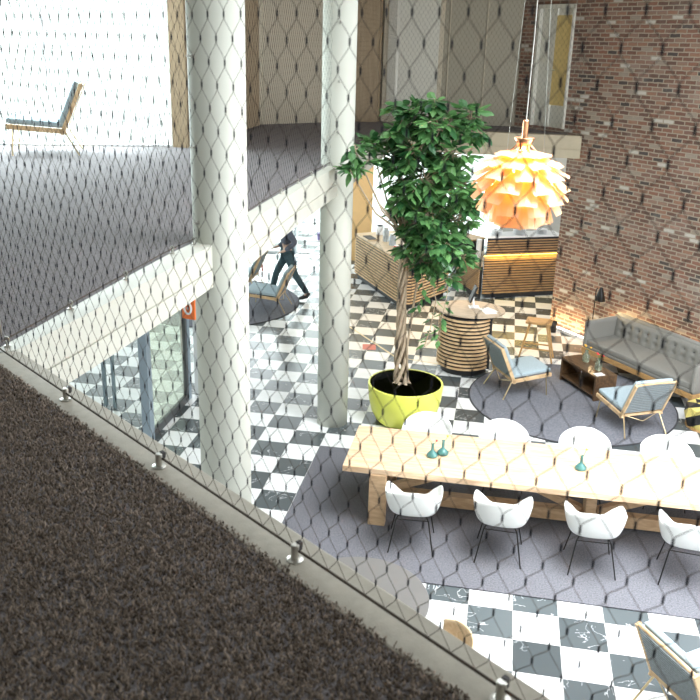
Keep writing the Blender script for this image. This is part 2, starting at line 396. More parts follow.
# columns
for i, (x, y, lab) in enumerate(((.44, -4.46, 'round off white column on the left nearest the camera'), (.455, .41, 'round off white column in the middle beside the potted tree'))):
    mb = MB().lathe([(.225, 0), (.225, ZC)], (0, 0, 0), 48)
    o = struct(mb, 'column', plaster, lab, smooth=False, loc=(x, y, 0))
    o.data.polygons.foreach_set('use_smooth', [len(p.vertices) == 4 for p in o.data.polygons])
# brick wall
bw = MB()
def wseg(s0, s1, z0, z1): bw.box(((s0+s1)/2, .15, (z0+z1)/2), (s1-s0, .3, z1-z0))
wseg(-.3, 11, 0, 3.5); wseg(-.45, 11, 3.5, ZC); wseg(-1.85, -1.40, 3.5, ZC); wseg(-1.40, -.45, 3.5, 3.93); wseg(-1.40, -.45, 6.18, ZC)
struct(bw, 'wall_right', brick, 'old red brick wall with pale mortar', loc=(W0.x, W0.y, 0), rz=WANG)
# door in the brick wall (local frame of the wall)
dr = MB()
for s0, s1, z0, z1 in ((-1.40, -1.34, 3.93, 6.18), (-.49, -.45, 3.93, 6.18), (-1.40, -.45, 6.11, 6.18)): dr.box(((s0+s1)/2, .05, (z0+z1)/2), (s1-s0, .2, z1-z0))
do = struct(dr, 'door_1', door_white, 'white door with a tall narrow yellow pane in the brick wall', loc=(W0.x, W0.y, 0), rz=WANG)
dl = MB().box((-1.15, .06, 5.03), (.38, .05, 2.2)).box((-.715, .06, 4.14), (.41, .05, .42)).box((-.715, .06, 6.05), (.41, .05, .12)).box((-.53, .06, 5.17), (.025, .05, 1.64))
dl.build('door_leaf', door_white, do, bevel=.006)
MB().box((-.75, .045, 5.17), (.42, .012, 1.64)).build('glass_pane', backlit_yellow_glass, do)
MB().tube([(-.93, .03, 5.0), (-.93, -.03, 5.0), (-.83, -.03, 5.0)], .01, 8).build('handle', steel, do)
# back walls of the gallery
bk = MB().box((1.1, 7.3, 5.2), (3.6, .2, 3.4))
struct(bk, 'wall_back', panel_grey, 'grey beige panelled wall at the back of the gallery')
tr = MB()
for x in (1.38, 2.12): tr.box((x, 7.185, 5.35), (.02, .03, 3.0))
struct(tr, 'trim_1', panel_beige)
struct(MB().box((-.33, 7.0, 5.35), (.62, .2, 3.0)).box((-.02, 7.16, 5.35), (.05, .1, 3.0)), 'trim_2', brown_panel, 'brown wood strip beside the white panel door')
pd = struct(MB().box((.66, 7.15, 5.32), (1.22, .06, 2.94)), 'door_2', panel_beige, 'cream panel door at the back of the gallery')
MB().box((.66, 7.11, 5.32), (1.04, .03, 2.7)).build('door_panel', door_white, pd, bevel=.01)
lw = MB()
P0, P1 = Vector((-2.35, 5.2)), Vector((-.55, 6.9)); dv = (P1-P0); ang = math.atan2(dv.y, dv.x)
mid = (P0+P1)/2; nn = Vector((-dv.y, dv.x)).normalized()
struct(MB().box((mid.x+nn.x*.1, mid.y+nn.y*.1, 5.36), (dv.length, .2, 3.04), ang), 'wall_back_left', panel_beige, 'cream panelled wall behind the left column')
t3 = MB()
for t in (.18, .88): 
    p = P0+dv*t-nn*.012; t3.box((p.x, p.y, 5.36), (.06, .03, 3.0), ang)
p = P0+dv*.5-nn*.012; t3.box((p.x, p.y, 3.9), (dv.length, .03, .1), ang)
struct(t3, 'baseboard_back_left', panel_beige)
struct(MB().box((-2.12, 3.35, 5.36), (.14, 3.8, 3.04)), 'wall_left_upper', brown_panel, 'tan wood clad wall end beside the bright window')
struct(MB().box((-2.15, 1.39, 5.36), (.24, .12, 3.04)), 'trim_3', brown_panel, 'tan wood post at the end of the bright window')
# upper window band
wu = MB(); a = Vector((-7.6, -.25)); b2 = Vector((-2.28, 1.375)); dw = b2-a; wa = math.atan2(dw.y, dw.x)
for t in (0, .36, .68, 1.0):
    p = a+dw*t; wu.box((p.x, p.y, 5.36), (.035, .06, 3.04), wa)
p = a+dw*.5; wu.box((p.x, p.y, 3.865), (dw.length, .05, .03), wa); wu.box((p.x, p.y, 6.84), (dw.length, .06, .1), wa)
w1 = struct(wu, 'window_1', white_m, 'tall overexposed window behind the upper floor')
MB().box((p.x, p.y, 5.36), (dw.length, .01, 3.0), wa).build('glass', clear, w1)
# lower facades
def glazing(name, p, q, n, z0, z1, label, g=clear, fm=white_m, w=.05, rails=()):
    mb = MB(); p = Vector(p); q = Vector(q); d = q-p; an = math.atan2(d.y, d.x)
    for i in range(n+1):
        c = p+d*(i/n); mb.box((c.x, c.y, (z0+z1)/2), (w, w, z1-z0), an)
    c = (p+q)/2
    for z in (z0+.03, z1-.03)+tuple(rails): mb.box((c.x, c.y, z), (d.length, w*.8, .06), an)
    o = struct(mb, name, fm, label)
    MB().box((c.x, c.y, (z0+z1)/2), (d.length, .01, z1-z0-.1), an).build('glass', g, o)
    return o
glazing('window_2', (-6.6, 10.6), (2.7, 10.6), 7, 0, 3.5, 'overexposed glazed front behind the bar and the seating')
glazing('window_3', (-5.2, -7), (-5.2, 10.5), 10, 0, 3.5, 'bright shop front glazing beyond the entrance')
struct(MB().box((6.7, 10.6, 1.75), (8, .2, 3.5)), 'wall_back_lower', wallpaint)
struct(MB().box((-.88, 10.35, 1.4), (.62, .1, 2.8)), 'wall_panel', orange_wall, 'warm orange wall panel beyond the bar')
struct(MB().box((-1.66, 1.0, 1.75), (.5, .12, 3.5)), 'wall_entrance', mat('entrance_wall', (.62, .64, .64), .6, var=.03), 'pale grey wall return beside the entrance')
# entrance screen
es = MB()
es.box((-1.94, -.83, 1.75), (.12, .14, 3.5))
struct(es, 'trim_4', frame_m, 'blue grey post of the entrance')
g2 = struct(MB().box((-1.95, .72, 1.75), (.1, .1, 3.5)).box((-1.95, -.05, 3.3), (.08, 1.5, .4)), 'window_4', frame_m, 'glazed side screen of the entrance')
MB().box((-1.95, -.05, 1.6), (.012, 1.45, 3.1)).build('glass', green_glass, g2)
d3 = struct(MB().box((-1.93, .62, 1.6), (.06, .07, 3.1)).box((-1.93, -.05, .06), (.06, 1.4, .12)), 'door_3', frame_d, 'dark framed glass door of the entrance')
MB().tube([(-1.88, .3, .9), (-1.85, .3, .95), (-1.85, .3, 1.9), (-1.88, .3, 1.95)], .014, 8).build('handle', steel, d3)
pp = MB().box((-3.08, .18, 1.75), (.05, .05, 3.5)).box((-2.9, .12, 1.75), (.04, .05, 3.5)).box((-2.99, .15, 3.1), (.2, .04, .06))
struct(pp, 'trim_5', frame_m, 'slim double mullion of the outer entrance')
# ceiling with a rooflight
ce = MB()
for x0, x1, y0, y1 in ((-9, -2.3, -15, -.3), (-2.3, 1.2, -15, 13.5), (7.6, 11, -15, 13.5), (1.2, 7.6, 2.2, 13.5), (1.2, 7.6, -15, -7.6)):
    ce.box(((x0+x1)/2, (y0+y1)/2, ZC+.1), (x1-x0, y1-y0, .2))
struct(ce, 'ceiling', ceil_m)
struct(MB().box((1, -14.9, 3.4), (20, .2, 7.0)), 'wall_front', wallpaint)
struct(MB().box((-8.9, -8, 5.2), (.2, 14, 3.4)), 'wall_left', wallpaint)
# floor marks
struct(MB().add([(-.17, 4.95, .002), (-.14, 4.97, .002), (1.03, 3.43, .002), (1.0, 3.40, .002)], [(0, 1, 2, 3)]).add([(1.0, 3.43, .002), (1.02, 3.40, .002), (2.0, 3.19, .002), (2.0, 3.22, .002)], [(3, 2, 1, 0)]), 'trim_6', brass, 'thin brass line set in the floor')
struct(MB().box((.465, 3.82, .002), (.25, .3, .004), .15), 'trim_7', terracotta, 'terracotta red tile set in the floor')

# ------------------------------------------------------------------ carpet pile in the foreground (uncountable)
def tufts(name, mat_, n_per_m2):
    pts = []
    U = (U0-.3, U0+4.4); V = (-2.6, 0.02); cnt = int((U[1]-U[0])*(V[1]-V[0])*n_per_m2)
    uu = rng.uniform(U[0], U[1], cnt); vv = rng.uniform(V[0], V[1], cnt)
    X = E_.x*uu+N_e.x*(NC+vv); Y = E_.y*uu+N_e.y*(NC+vv)
    d = np.stack([X-CAM.x, Y-CAM.y, np.full(cnt, Z2-CAM.z)], 1)
    w = d@np.array(FW); px = 344.03+F*(d@np.array(RT))/w; py = 329.02-F*(d@np.array(UP))/w
    ok = (w > .2) & (px > -170) & (px < 760) & (py > 250) & (py < 860) & (X > .17)
    X, Y = X[ok], Y[ok]; k = len(X)
    h = rng.uniform(.008, .017, k); an = rng.uniform(0, 2*PI, k); wd = rng.uniform(.0028, .0050, k); lx = rng.normal(0, .006, k); ly = rng.normal(0, .006, k)
    ca, sa = np.cos(an)*wd, np.sin(an)*wd
    P = np.empty((k, 5, 3)); z0 = Z2-.002
    P[:, 0] = np.stack([X-ca, Y-sa, np.full(k, z0)], 1); P[:, 1] = np.stack([X+ca, Y+sa, np.full(k, z0)], 1)
    P[:, 2] = np.stack([X-sa*1.2, Y+ca*1.2, np.full(k, z0)], 1)
    P[:, 3] = np.stack([X+lx-ca*.5, Y+ly-sa*.5, z0+h], 1); P[:, 4] = np.stack([X+lx+ca*.7, Y+ly+sa*.7, z0+h*.9], 1)
    tri = np.array([[0, 1, 3], [1, 4, 3], [1, 2, 4], [2, 0, 3], [2, 3, 4]])
    Fc = (np.arange(k)[:, None, None]*5+tri[None]).reshape(-1, 3)
    me = bpy.data.meshes.new(name); nf = len(Fc)
    me.vertices.add(k*5); me.vertices.foreach_set('co', P.reshape(-1)); me.loops.add(nf*3); me.loops.foreach_set('vertex_index', Fc.reshape(-1).astype(np.int32))
    me.polygons.add(nf); me.polygons.foreach_set('loop_start', np.arange(0, nf*3, 3, dtype=np.int32)); 
    me.materials.append(mat_); me.update(calc_edges=True); me.validate()
    o = bpy.data.objects.new(name, me); C.objects.link(o); o['kind'] = 'stuff'; o['label'] = 'dark brown shaggy carpet pile in the foreground'; o['category'] = 'carpet'
    return o
tufts('carpet_pile', tuft_m, 17000)

# ------------------------------------------------------------------ cable nets
DW, DH = .0825, .134
def net(name, path, zb, zt, label, wr=.0010, fr=.0029, sides=4):
    """diamond net in the vertical surface over a polyline; ferrules where strands meet"""
    P = [Vector((x, y, 0)) for x, y in path]; seg = [(P[i+1]-P[i]).length for i in range(len(P)-1)]; Ltot = sum(seg)
    def pos(u, z):
        u = max(0, min(Ltot, u))
        for i, sl in enumerate(seg):
            if u <= sl or i == len(seg)-1:
                p = P[i]+(P[i+1]-P[i])*(u/sl); return Vector((p.x, p.y, z))
            u -= sl
    nc = int(Ltot/DW); nr = int((zt-zb)/(DH/2)); mb = MB()
    root = thing(name, label, 'net', (P[0].x, P[0].y, zb)); o0 = Vector((P[0].x, P[0].y, zb))
    fh = .0085
    for r in range(nr+1):
        off = .5 if r % 2 else 0
        for c in range(nc+1):
            u = (c+off)*DW
            if u > Ltot+1e-6: continue
            p = pos(u, zb+r*DH/2)-o0
            if r > 0: mb.tube([p-Vector((0, 0, fh)), p+Vector((0, 0, fh))], fr, 5, 1)
            if r < nr:
                for sg in (-.5, .5):
                    u2 = u+sg*DW
                    if u2 < -1e-6 or u2 > Ltot+1e-6: continue
                    q = pos(u2, zb+(r+1)*DH/2)-o0; t = Vector((0, 0, fh)); 
                    a = p+t if r > 0 else p; b = q-t
                    m1 = a+(b-a)*.12+Vector((0, 0, .003)); m2 = a+(b-a)*.88-Vector((0, 0, .003))
                    mb.tube([a, m1, m2, b], wr, sides, 0, cap=False)
    mb.build('mesh', [cable_m, ferrule_m], root)
    cb = MB(); pts = [pos(Ltot*i/24, zb)-o0 for i in range(25)]; cb.tube(pts, .0045, 6); cb.build('bottom_cable', cable_m, root)
    s2 = MB().tube([pos(0, zb)-o0, pos(0, zt)-o0], .004, 6); s2.build('side_cable', steel, root)
    return root
NN = -5.768
ne0 = near(U0+.02, NN); ne1 = near(U0+4.7, NN)
net('safety_net', [ne0, ne1], Z2+.04, Z2+2.45, 'steel cable safety net nearest the camera along the balcony edge')
net('safety_net', [(.19, -7.28), (.225, -5.9), (.255, -5.05), (.30, -4.66)], Z2+.045, Z2+2.6, 'steel cable safety net along the left floor edge up to the first column', wr=.0009, fr=.0023)
net('safety_net', [(.36, -4.22), (.345, -2.2), (.375, -.8), (.40, .20)], Z2+.045, Z2+2.6, 'steel cable safety net spanning between the two round columns', wr=.0009, fr=.0023)
net('safety_net', [(.52, 5.77), (4.02, 5.77)], Z2+.05, Z2+2.6, 'steel cable safety net on the far gallery in front of the brick wall door', wr=.0009, fr=.0023)
net('safety_net', [(.42, .63), (.50, 5.7)], Z2+.045, Z2+2.6, 'steel cable safety net running back behind the middle column', wr=.0009, fr=.0023)
# posts on the near lip
def make_post():
    t = thing('net_post', '', 'bracket', group=None)
    MB().lathe([(.0, 0), (.026, 0), (.027, .004), (.018, .007), (.0, .007)], n=24).build('base', steel, t, smooth=False)
    MB().lathe([(.0135, .006), (.0135, .055), (.011, .058), (0, .058)], n=20).build('stem', steel, t)
    h = MB(); h.box((0, .016, .047), (.016, .014, .03)); h.tube([(0, .018, .03), (0, .026, .036), (0, .028, .052), (0, .018, .062)], .004, 8); h.build('hook', steel_dark, t)
    return t
post0 = make_post(); pang = math.atan2(N_e.y, N_e.x)-PI/2
plabs = ['short steel net post on the concrete edge, nearest the left corner', 'short steel net post on the concrete edge, second from the left corner', 'short steel net post on the concrete edge, just left of the round grey table', 'short steel net post on the concrete edge at the bottom of the picture']
for i, (x, y) in enumerate(((.838, -7.818), (1.497, -8.326), (2.160, -8.816), (2.817, -9.300))):
    if i == 0: post0.location = (x, y, Z2+.004); post0.rotation_euler = (0, 0, pang); post0['label'] = plabs[0]
    else: dup(post0, (x, y, Z2+.004), pang, plabs[i])
# small eye bolts on beams and columns
def bolt_parts():
    t = thing('eye_bolt', '', 'bolt')
    MB().lathe([(0, 0), (.018, 0), (.018, .008), (.009, .012), (.009, .03), (0, .03)], n=14).build('stud', steel, t)
    r = MB(); r.tube([(.014*math.cos(a), 0, .042+.014*math.sin(a)) for a in [2*PI*k/12 for k in range(13)]], .005, 6); r.build('eye', steel, t)
    return t
b0 = bolt_parts(); bolts = []
ord_ = ['in the corner beside the balcony edge', 'second from the balcony corner', 'third from the balcony corner', 'fourth from the balcony corner', 'beside the foot of the left column']
for i, (x, y) in enumerate(((.20, -7.25), (.20, -6.56), (.228, -5.84), (.25, -5.05), (.30, -4.71))): bolts.append(((x, y, Z2+.004), 'small shiny eye bolt on the left beam, '+ord_[i], 'eye bolts along the left beam', None))
o2 = ['nearest the left column', 'second after the left column', 'third after the left column', 'third before the middle column', 'second before the middle column', 'nearest the middle column']
for i, (x, y) in enumerate(((.345, -2.98), (.35, -2.18), (.36, -1.46), (.37, -.80), (.385, -.2), (.40, .15))): bolts.append(((x, y, Z2+.004), 'small eye bolt on the middle beam, '+o2[i], 'eye bolts along the middle beam', None))
first = True
for loc, lab, gr, _ in bolts:
    if first: b0.location = loc; b0['label'] = lab; b0['group'] = gr; first = False
    else: dup(b0, loc, 0, lab, gr)
for (cx, cy, an, zs, nm) in ((.44, -4.46, -2.15, (5.30, 4.62, 4.02), 'left'), (.455, .41, -1.35, (5.66, 4.94, 4.29), 'middle')):
    for z, wd in zip(zs, ('highest', 'middle', 'lowest')):
        x, y = cx+.225*math.cos(an), cy+.225*math.sin(an)
        o = dup(b0, (x, y, z), 0, 'small eye bolt on the %s column, %s of three' % (nm, wd), 'eye bolts on the %s column' % nm)
        o.rotation_euler = (PI/2, 0, an+PI/2)

# ------------------------------------------------------------------ rugs
def rect_rug():
    mb = MB(); rbox(mb, (0, 0, .009), (7.4, 2.9, .018), .008)
    return tag(mb.build('area_rug', rug_m, loc=(.46+3.7, -1.89, 0)), 'large rectangular grey rug under the long table', 'rug')
rect_rug()
def round_rug(c, r, label):
    t = thing('round_rug', label, 'rug', (c[0], c[1], 0))
    MB().lathe([(0, .001), (r-.02, .001), (r-.015, .012), (0, .013)], n=96).build('pile', rug_dark, t)
    MB().lathe([(r-.022, .0), (r, .0), (r+.002, .008), (r-.006, .015), (r-.022, .013)], n=96, cap=False).build('binding', rug_edge, t)
round_rug((4.05, 2.09), 1.64, 'round dark grey rug under the armless lounge chairs and coffee table')
round_rug((-3.25, 5.88), 1.81, 'round dark rug at the back left beside the walking person')

# ------------------------------------------------------------------ long table
TX0, TX1, TY0, TY1, TZ = 1.13, 6.9, -2.34, -1.21, .755
lt = thing('long_table', 'long light oak trestle table on the grey rug', 'table', ((TX0+TX1)/2, (TY0+TY1)/2, .018))
L2 = (TX1-TX0)/2
MB().box((0, 0, TZ-.018-.0375), (TX1-TX0, TY1-TY0, .075)).build('tabletop', oak, lt, bevel=.006)
for x in (-L2+.42, L2-.42):
    for s in (-1, 1): MB().box((x, s*.52, .33), (.20, .11, .66)).build('leg', oak2, lt, bevel=.006)
    MB().box((x, 0, .60), (.14, .95, .08)).build('cross_rail', oak2, lt, bevel=.004)
    MB().box((x, 0, .13), (.10, .95, .13)).build('cross_rail', oak2, lt, bevel=.004)
MB().box((0, 0, .335), (.12, .30, .64)).build('post', oak2, lt, bevel=.004)
MB().box((0, 0, .13), (2*L2-.84, .13, .15)).build('stretcher', oak2, lt, bevel=.006)
hx = (L2-.42)/2
for s0, s1 in ((-L2+.50, -hx-.05), (-.1, -hx+.05), (.1, hx-.05), (L2-.5, hx+.05)):
    MB().bar((s0, 0, .21), (s1, 0, .66), .10, .09).build('brace', oak2, lt, bevel=.004)

# ------------------------------------------------------------------ white shell armchairs
def shell_chair():
    t = thing('shell_chair', '', 'chair')
    def rim(a):      # a: angle from the forward direction, 0..pi ; returns radius x, radius z
        c = math.cos(a)
        # front edge low, arms mid-high, back higher
        k = max(0, min(1, (math.degrees(a)-22)/45)); k = k*k*(3-2*k)
        z = .445+(.645-.445)*k
        k2 = max(0, min(1, (math.degrees(a)-92)/80)); k2 = k2*k2*(3-2*k2)
        z += .125*k2
        return z
    def f(u, v):
        a = -PI+2*PI*u; aa = abs(a); z1 = rim(aa)
        # superellipse outline
        ca, sa = math.cos(a), math.sin(a); e = 2.9
        rr = 1/((abs(ca)/.255)**e+(abs(sa)/.285)**e)**(1/e)
        zr = (z1-.43)/.26
        rr *= 1+.08*max(0, min(1, zr))
        s = v; q = min(1, s/.62)
        wall = max(0, (s-.62)/.38)
        R_ = rr*(q*.86+.14*(1-(1-wall)**2) if z1 > .46 else s)
        zz = .43+.015*(s**2)+(z1-.445)*(wall**1.15 if wall > 0 else 0)+(.02*q**3)
        back = max(0, (-ca-.3)/.7); 
        x = R_*ca-.05*wall*back; y = R_*sa
        if zr > .5: y *= 1+.05*wall
        return (x, y, zz)
    vs, fs = grid(f, 56, 18); vs = vs[:56*19]; fs = [tuple(i % (56*19) for i in q) for q in fs]
    mb = MB().add(vs, fs)
    sh = mb.build('shell', shell_m, t, smooth=True, solid=.009)
    for sx, sy in ((1, 1), (1, -1), (-1, 1), (-1, -1)):
        MB().tube([(sx*.10, sy*.13, .425), (sx*.16, sy*.18, .36), (sx*.25-.04, sy*.25, .0)], [.009, .0085, .0075], 8).build('leg', blk_metal, t)
    br = MB()
    for s in (1, -1): br.tube([(.11*s, -.14, .42), (0, 0, .375), (-.11*s, .14, .42)], .005, 6)
    br.tube([(.16, .18, .36), (.16, -.18, .36)], .005, 6).tube([(-.16, .18, .36), (-.16, -.18, .36)], .005, 6)
    br.build('base_wires', blk_metal, t)
    return t
ch0 = shell_chair(); n_ = 0
fl = ['near side, beside the table leg', 'near side, second from left', 'near side, third from left', 'near side, at the right picture edge']
bl = ['far side, before the yellow pot', 'far side, second from left', 'far side, behind the yellow flower', 'far side, at the right picture edge']
ROT = [.06, -.03, .03, -.12, 0]
for i in range(4):
    for side in (0, 1):
        x = (2.0+.985*i, 1.985+.995*i)[side]; y = (-2.58, -1.02)[side]
        rz = (PI/2+ROT[i] if side == 0 else -PI/2-ROT[(i+2) % 4])
        lab = 'white shell armchair at the long table, '+(fl, bl)[side][i]
        gr = ('white shell chairs on the near side of the table', 'white shell chairs on the far side of the table')[side]
        if n_ == 0: ch0.location = (x, y, .021); ch0.rotation_euler = (0, 0, rz); ch0['label'] = lab; ch0['group'] = gr
        else: dup(ch0, (x, y, .021), rz, lab, gr)
        n_ += 1

# ------------------------------------------------------------------ vases on the long table
def vase(name, x, y, label, petal, n, h, sc=1.0, loc_z=TZ):
    t = thing(name, label, 'vase', (x, y, loc_z))
    pr = [(0, .0), (.045*sc, 0), (.052*sc, .012), (.05*sc, .035), (.028*sc, .065), (.013*sc, .085), (.012*sc, .115*sc+.01), (.016*sc, .12*sc+.012)]
    MB().lathe(pr, n=24).build('bottle', teal_glass, t, smooth=True)
    st = MB(); fl_ = MB()
    for k in range(n):
        a = k*2.1+.4; tx, ty = .035*math.cos(a)*sc, .035*math.sin(a)*sc
        st.tube([(0, 0, .02), (tx*.2, ty*.2, .11*sc), (tx, ty, h)], .003, 5)
        for j in range(6):
            b = j*PI/3; fl_.add([(tx, ty, h), (tx+.012*math.cos(b-.4), ty+.012*math.sin(b-.4), h+.012), (tx+.028*math.cos(b), ty+.028*math.sin(b), h+.008), (tx+.012*math.cos(b+.4), ty+.012*math.sin(b+.4), h+.012)], [(0, 1, 2, 3)])
        fl_.lathe([(0, -.012), (.012, -.004), (.011, .008), (0, .012)], (tx, ty, h), 10)
    st.build('stem', green_m, t); fl_.build('flower', petal, t)
    return t
vase('bud_vase', 2.13, -1.87, 'small teal glass bud vase with a red flower on the long table', red_m, 1, .2, 1.3)
vase('bud_vase', 2.25, -1.78, 'small teal glass bud vase with an orange flower, right of the red flower vase', org_m, 1, .23, 1.4)
vase('bud_vase', 3.86, -1.79, 'small pale glass bud vase with a yellow flower on the long table', yel_m, 1, .25, 1.35)

# ------------------------------------------------------------------ ficus tree in lime pot
PX, PY = 1.50, .74
pt = thing('potted_ficus', 'tall ficus tree with braided trunk in a lime yellow bowl pot', 'potted plant', (PX, PY, 0))
MB().lathe([(0, 0), (.38, 0), (.43, .04), (.50, .18), (.545, .38), (.565, .60), (.56, .615), (.535, .61)], n=56).build('pot', pot_m, pt, smooth=True)
MB().lathe([(.536, .61), (.51, .545), (.0, .53)], n=56).build('pot_liner', pot_in, pt, smooth=True)
sm = MB()
vs, fs = grid(lambda u, v: (math.cos(2*PI*u)*.505*v, math.sin(2*PI*u)*.505*v, .54+.04*(1-v*v)+random.uniform(-.008, .012)), 40, 12)
sm.add(vs, fs).build('soil', soil, pt)
bx, by = -.06, .0
tk = MB()
def axis(z):      # trunk centre line leaning slightly
    t = (z-.45)/2.3; return (bx-.07*math.sin(t*2.2)+.02*t, by+.03*math.sin(t*5))
for k in range(5):
    pts = []; rr = []
    for i in range(34):
        z = .55+2.15*i/33; a = k*2*PI/5+i*.30; r = .045+.03*math.exp(-i/4)+(.018 if i < 12 else 0); ax = axis(z)
        pts.append((ax[0]+r*math.cos(a)*1.15, ax[1]+r*math.sin(a), z)); rr.append(.030-.011*i/33)
    tk.tube(pts, rr, 8)
tk.tube([(axis(.9)[0], axis(.9)[1], .9), (axis(1.8)[0], axis(1.8)[1], 1.8), (axis(2.7)[0]+.02, axis(2.7)[1], 2.7)], [.04, .035, .03], 8)
for k in range(7):
    a = k*.9; tk.tube([(bx+.08*math.cos(a), by+.08*math.sin(a), .62), (bx+.15*math.cos(a), by+.15*math.sin(a), .58), (bx+.22*math.cos(a), by+.2*math.sin(a), .545)], [.03, .024, .01], 7)
tk.tube([(bx+.08, by, .5), (bx+.06, by-.03, 1.2), (bx+.16, by-.05, 2.2), (bx+.2, by, 2.6)], [.02, .018, .016, .014], 7)
# crown twigs and leaves, laid out from clusters in 3D
leaves = MB(); tw = MB()
def leaf(p, d, L, w, roll):
    d = Vector(d).normalized(); s = d.cross(Vector((0, 0, 1)))
    if s.length < .05: s = Vector((1, 0, 0))
    s.normalize(); n = s.cross(d); s2 = s*math.cos(roll)+n*math.sin(roll); n2 = d.cross(s2)
    p = Vector(p); a = p+d*L*.08
    pts = [a, a+d*L*.28+s2*w*.42+n2*w*.08, a+d*L*.55+s2*w*.5+n2*w*.1-Vector((0, 0, L*.03)), a+d*L*.82+s2*w*.26-Vector((0, 0, L*.08)), a+d*L-Vector((0, 0, L*.16)),
           a+d*L*.82-s2*w*.26-Vector((0, 0, L*.08)), a+d*L*.55-s2*w*.5+n2*w*.1-Vector((0, 0, L*.03)), a+d*L*.28-s2*w*.42+n2*w*.08, a+d*L*.55-Vector((0, 0, L*.03))]
    leaves.add(pts, [(0, 1, 8, 7), (1, 2, 8), (2, 3, 8), (3, 4, 8), (4, 5, 8), (5, 6, 8), (6, 7, 8)])
def twig(p, q, nl, spread=.09, L0=.185):
    p, q = Vector(p), Vector(q); mid = (p+q)/2+Vector((random.uniform(-.05, .05), random.uniform(-.05, .05), .05))
    P_ = [p+(mid-p)*(i/4) if i < 4 else mid+(q-mid)*((i-4)/4) for i in range(9)]
    tw.tube(P_, [.011-.001*i for i in range(9)], 5)
    dq = (q-p).normalized()
    for k in range(nl):
        t = 1-(k/nl)*.75; i = min(7, int(t*8)); b = P_[i]+(P_[i+1]-P_[i])*(t*8-i)
        a = k*2.4+random.uniform(-.4, .4)
        o = Vector((math.cos(a), math.sin(a), random.uniform(-.55, .45)))
        d = o*.9+dq*.6+Vector((0, 0, -.12)); L = L0*random.uniform(.75, 1.25)
        leaf(b+o*.012, d, L, L*random.uniform(.44, .56), random.uniform(-.7, .7))
loc0 = Vector((PX, PY, 0))
# (pixel x, pixel y, radius in metres, twigs) of foliage masses seen in the crown
mass = [(408, 118, .24, 9), (440, 128, .26, 11), (470, 118, .22, 8), (415, 150, .30, 14), (450, 155, .30, 14), (480, 135, .16, 5), (395, 135, .2, 7), (425, 180, .30, 15), (455, 190, .28, 13),
        (400, 180, .16, 5), (430, 215, .28, 13), (458, 222, .22, 10), (412, 235, .20, 9), (440, 248, .24, 11), (462, 258, .14, 6), (425, 262, .16, 6), (470, 205, .15, 5), (402, 210, .14, 4), (450, 278, .10, 3),
        (372, 148, .14, 5), (355, 150, .10, 3), (362, 165, .10, 3), (350, 170, .06, 2), (385, 160, .12, 4), (405, 198, .2, 9), (398, 165, .18, 7), (416, 222, .2, 10), (424, 246, .2, 10), (408, 250, .12, 5), (432, 262, .16, 7), (425, 205, .22, 12), (440, 170, .25, 12), (445, 235, .2, 10), (418, 130, .22, 9), (434, 105, .12, 4), (400, 108, .12, 4)]
top = Vector((axis(2.7)[0], axis(2.7)[1], 2.65))
for px, py, R_, nt2 in mass:
    cpos = at_y(px, py, PY+random.uniform(-.42, .18) if px > 368 else -.27)-loc0
    hub = top+(cpos-top)*.55+Vector((0, 0, -.08)); st0 = Vector((bx, by, max(2.25, min(2.7, cpos.z-.5))))
    tw.tube([st0, (st0+hub)/2+Vector((0, 0, .06)), hub, cpos], [.022, .017, .012, .008], 6)
    for k in range(nt2):
        v = Vector((random.gauss(0, 1), random.gauss(0, 1), random.gauss(0, .9))).normalized()
        twig(cpos+v*R_*.12, cpos+v*R_*random.uniform(.6, 1.05), random.randint(9, 12))
# trailing shoots below the crown
for pts in ([(428, 265), (436, 300), (430, 330), (424, 347)], [(438, 262), (448, 290), (442, 318), (438, 345)], [(420, 262), (424, 295), (416, 310)]):
    P_ = [at_y(a, b, PY-.15)-loc0 for a, b in pts]
    tw.tube(P_, .006, 5)
    for i in range(len(P_)-1):
        for k in range(5):
            b = P_[i]+(P_[i+1]-P_[i])*(k/5); a = random.uniform(0, 6.28)
            leaf(b, (math.cos(a), math.sin(a), -.5), .15, .075, random.uniform(-.6, .6))
trk = tk.build('trunk', bark, pt, smooth=True); tw.build('twigs', bark, trk); leaves.build('foliage', leaf_m, pt)

# ------------------------------------------------------------------ pendant lamp of overlapping leaves
LX, LY, LZ = 2.846, -3.957, 4.30
pl = thing('pendant_lamp', 'glowing copper pendant lamp of overlapping leaves hanging above the long table', 'lamp', (LX, LY, LZ))
rows = [(.07, .30, .17, .15, 72), (.14, .262, .22, .18, 64), (.20, .21, .23, .19, 55), (.245, .15, .23, .20, 44), (.265, .085, .23, .20, 34), (.265, .015, .225, .20, 22), (.24, -.05, .22, .195, 10), (.19, -.105, .20, .18, -4), (.12, -.15, .17, .15, -20)]
# each leaf: a folded plate hung by its top edge; nose (long side) reaches outwards/downwards
for ri, (r, z, L, w, tilt) in enumerate(rows):
    n = 8
    th = math.radians(-90+tilt+8)          # direction of the leaf in the r-z plane (0 = outwards, -90 = down)
    me = None
    for k in range(n):
        a = 2*PI*(k+.5*(ri % 2))/n+.12
        mb = MB(); cr_, sr_ = math.cos(th), math.sin(th)
        vs = []
        for i, t in enumerate((0, .35, .7, 1.0)):
            ww = w*(.62+.38*min(1, t*2.2)) if t < 1 else w*.92
            for s in (-1, -.5, 0, .5, 1):
                rad = r*.92+cr_*L*t; zz = z+.03+sr_*L*t-.012*(s*s)
                rad -= .10*w*(s*s)
                vs.append((rad*math.cos(a)-s*ww/2*math.sin(a), rad*math.sin(a)+s*ww/2*math.cos(a), zz))
        fs = [(i*5+j, i*5+j+1, (i+1)*5+j+1, (i+1)*5+j) for i in range(3) for j in range(4)]
        mb.add(vs, fs).build('leaf', lamp_leaf, pl, smooth=False, solid=.002)
fm = MB()
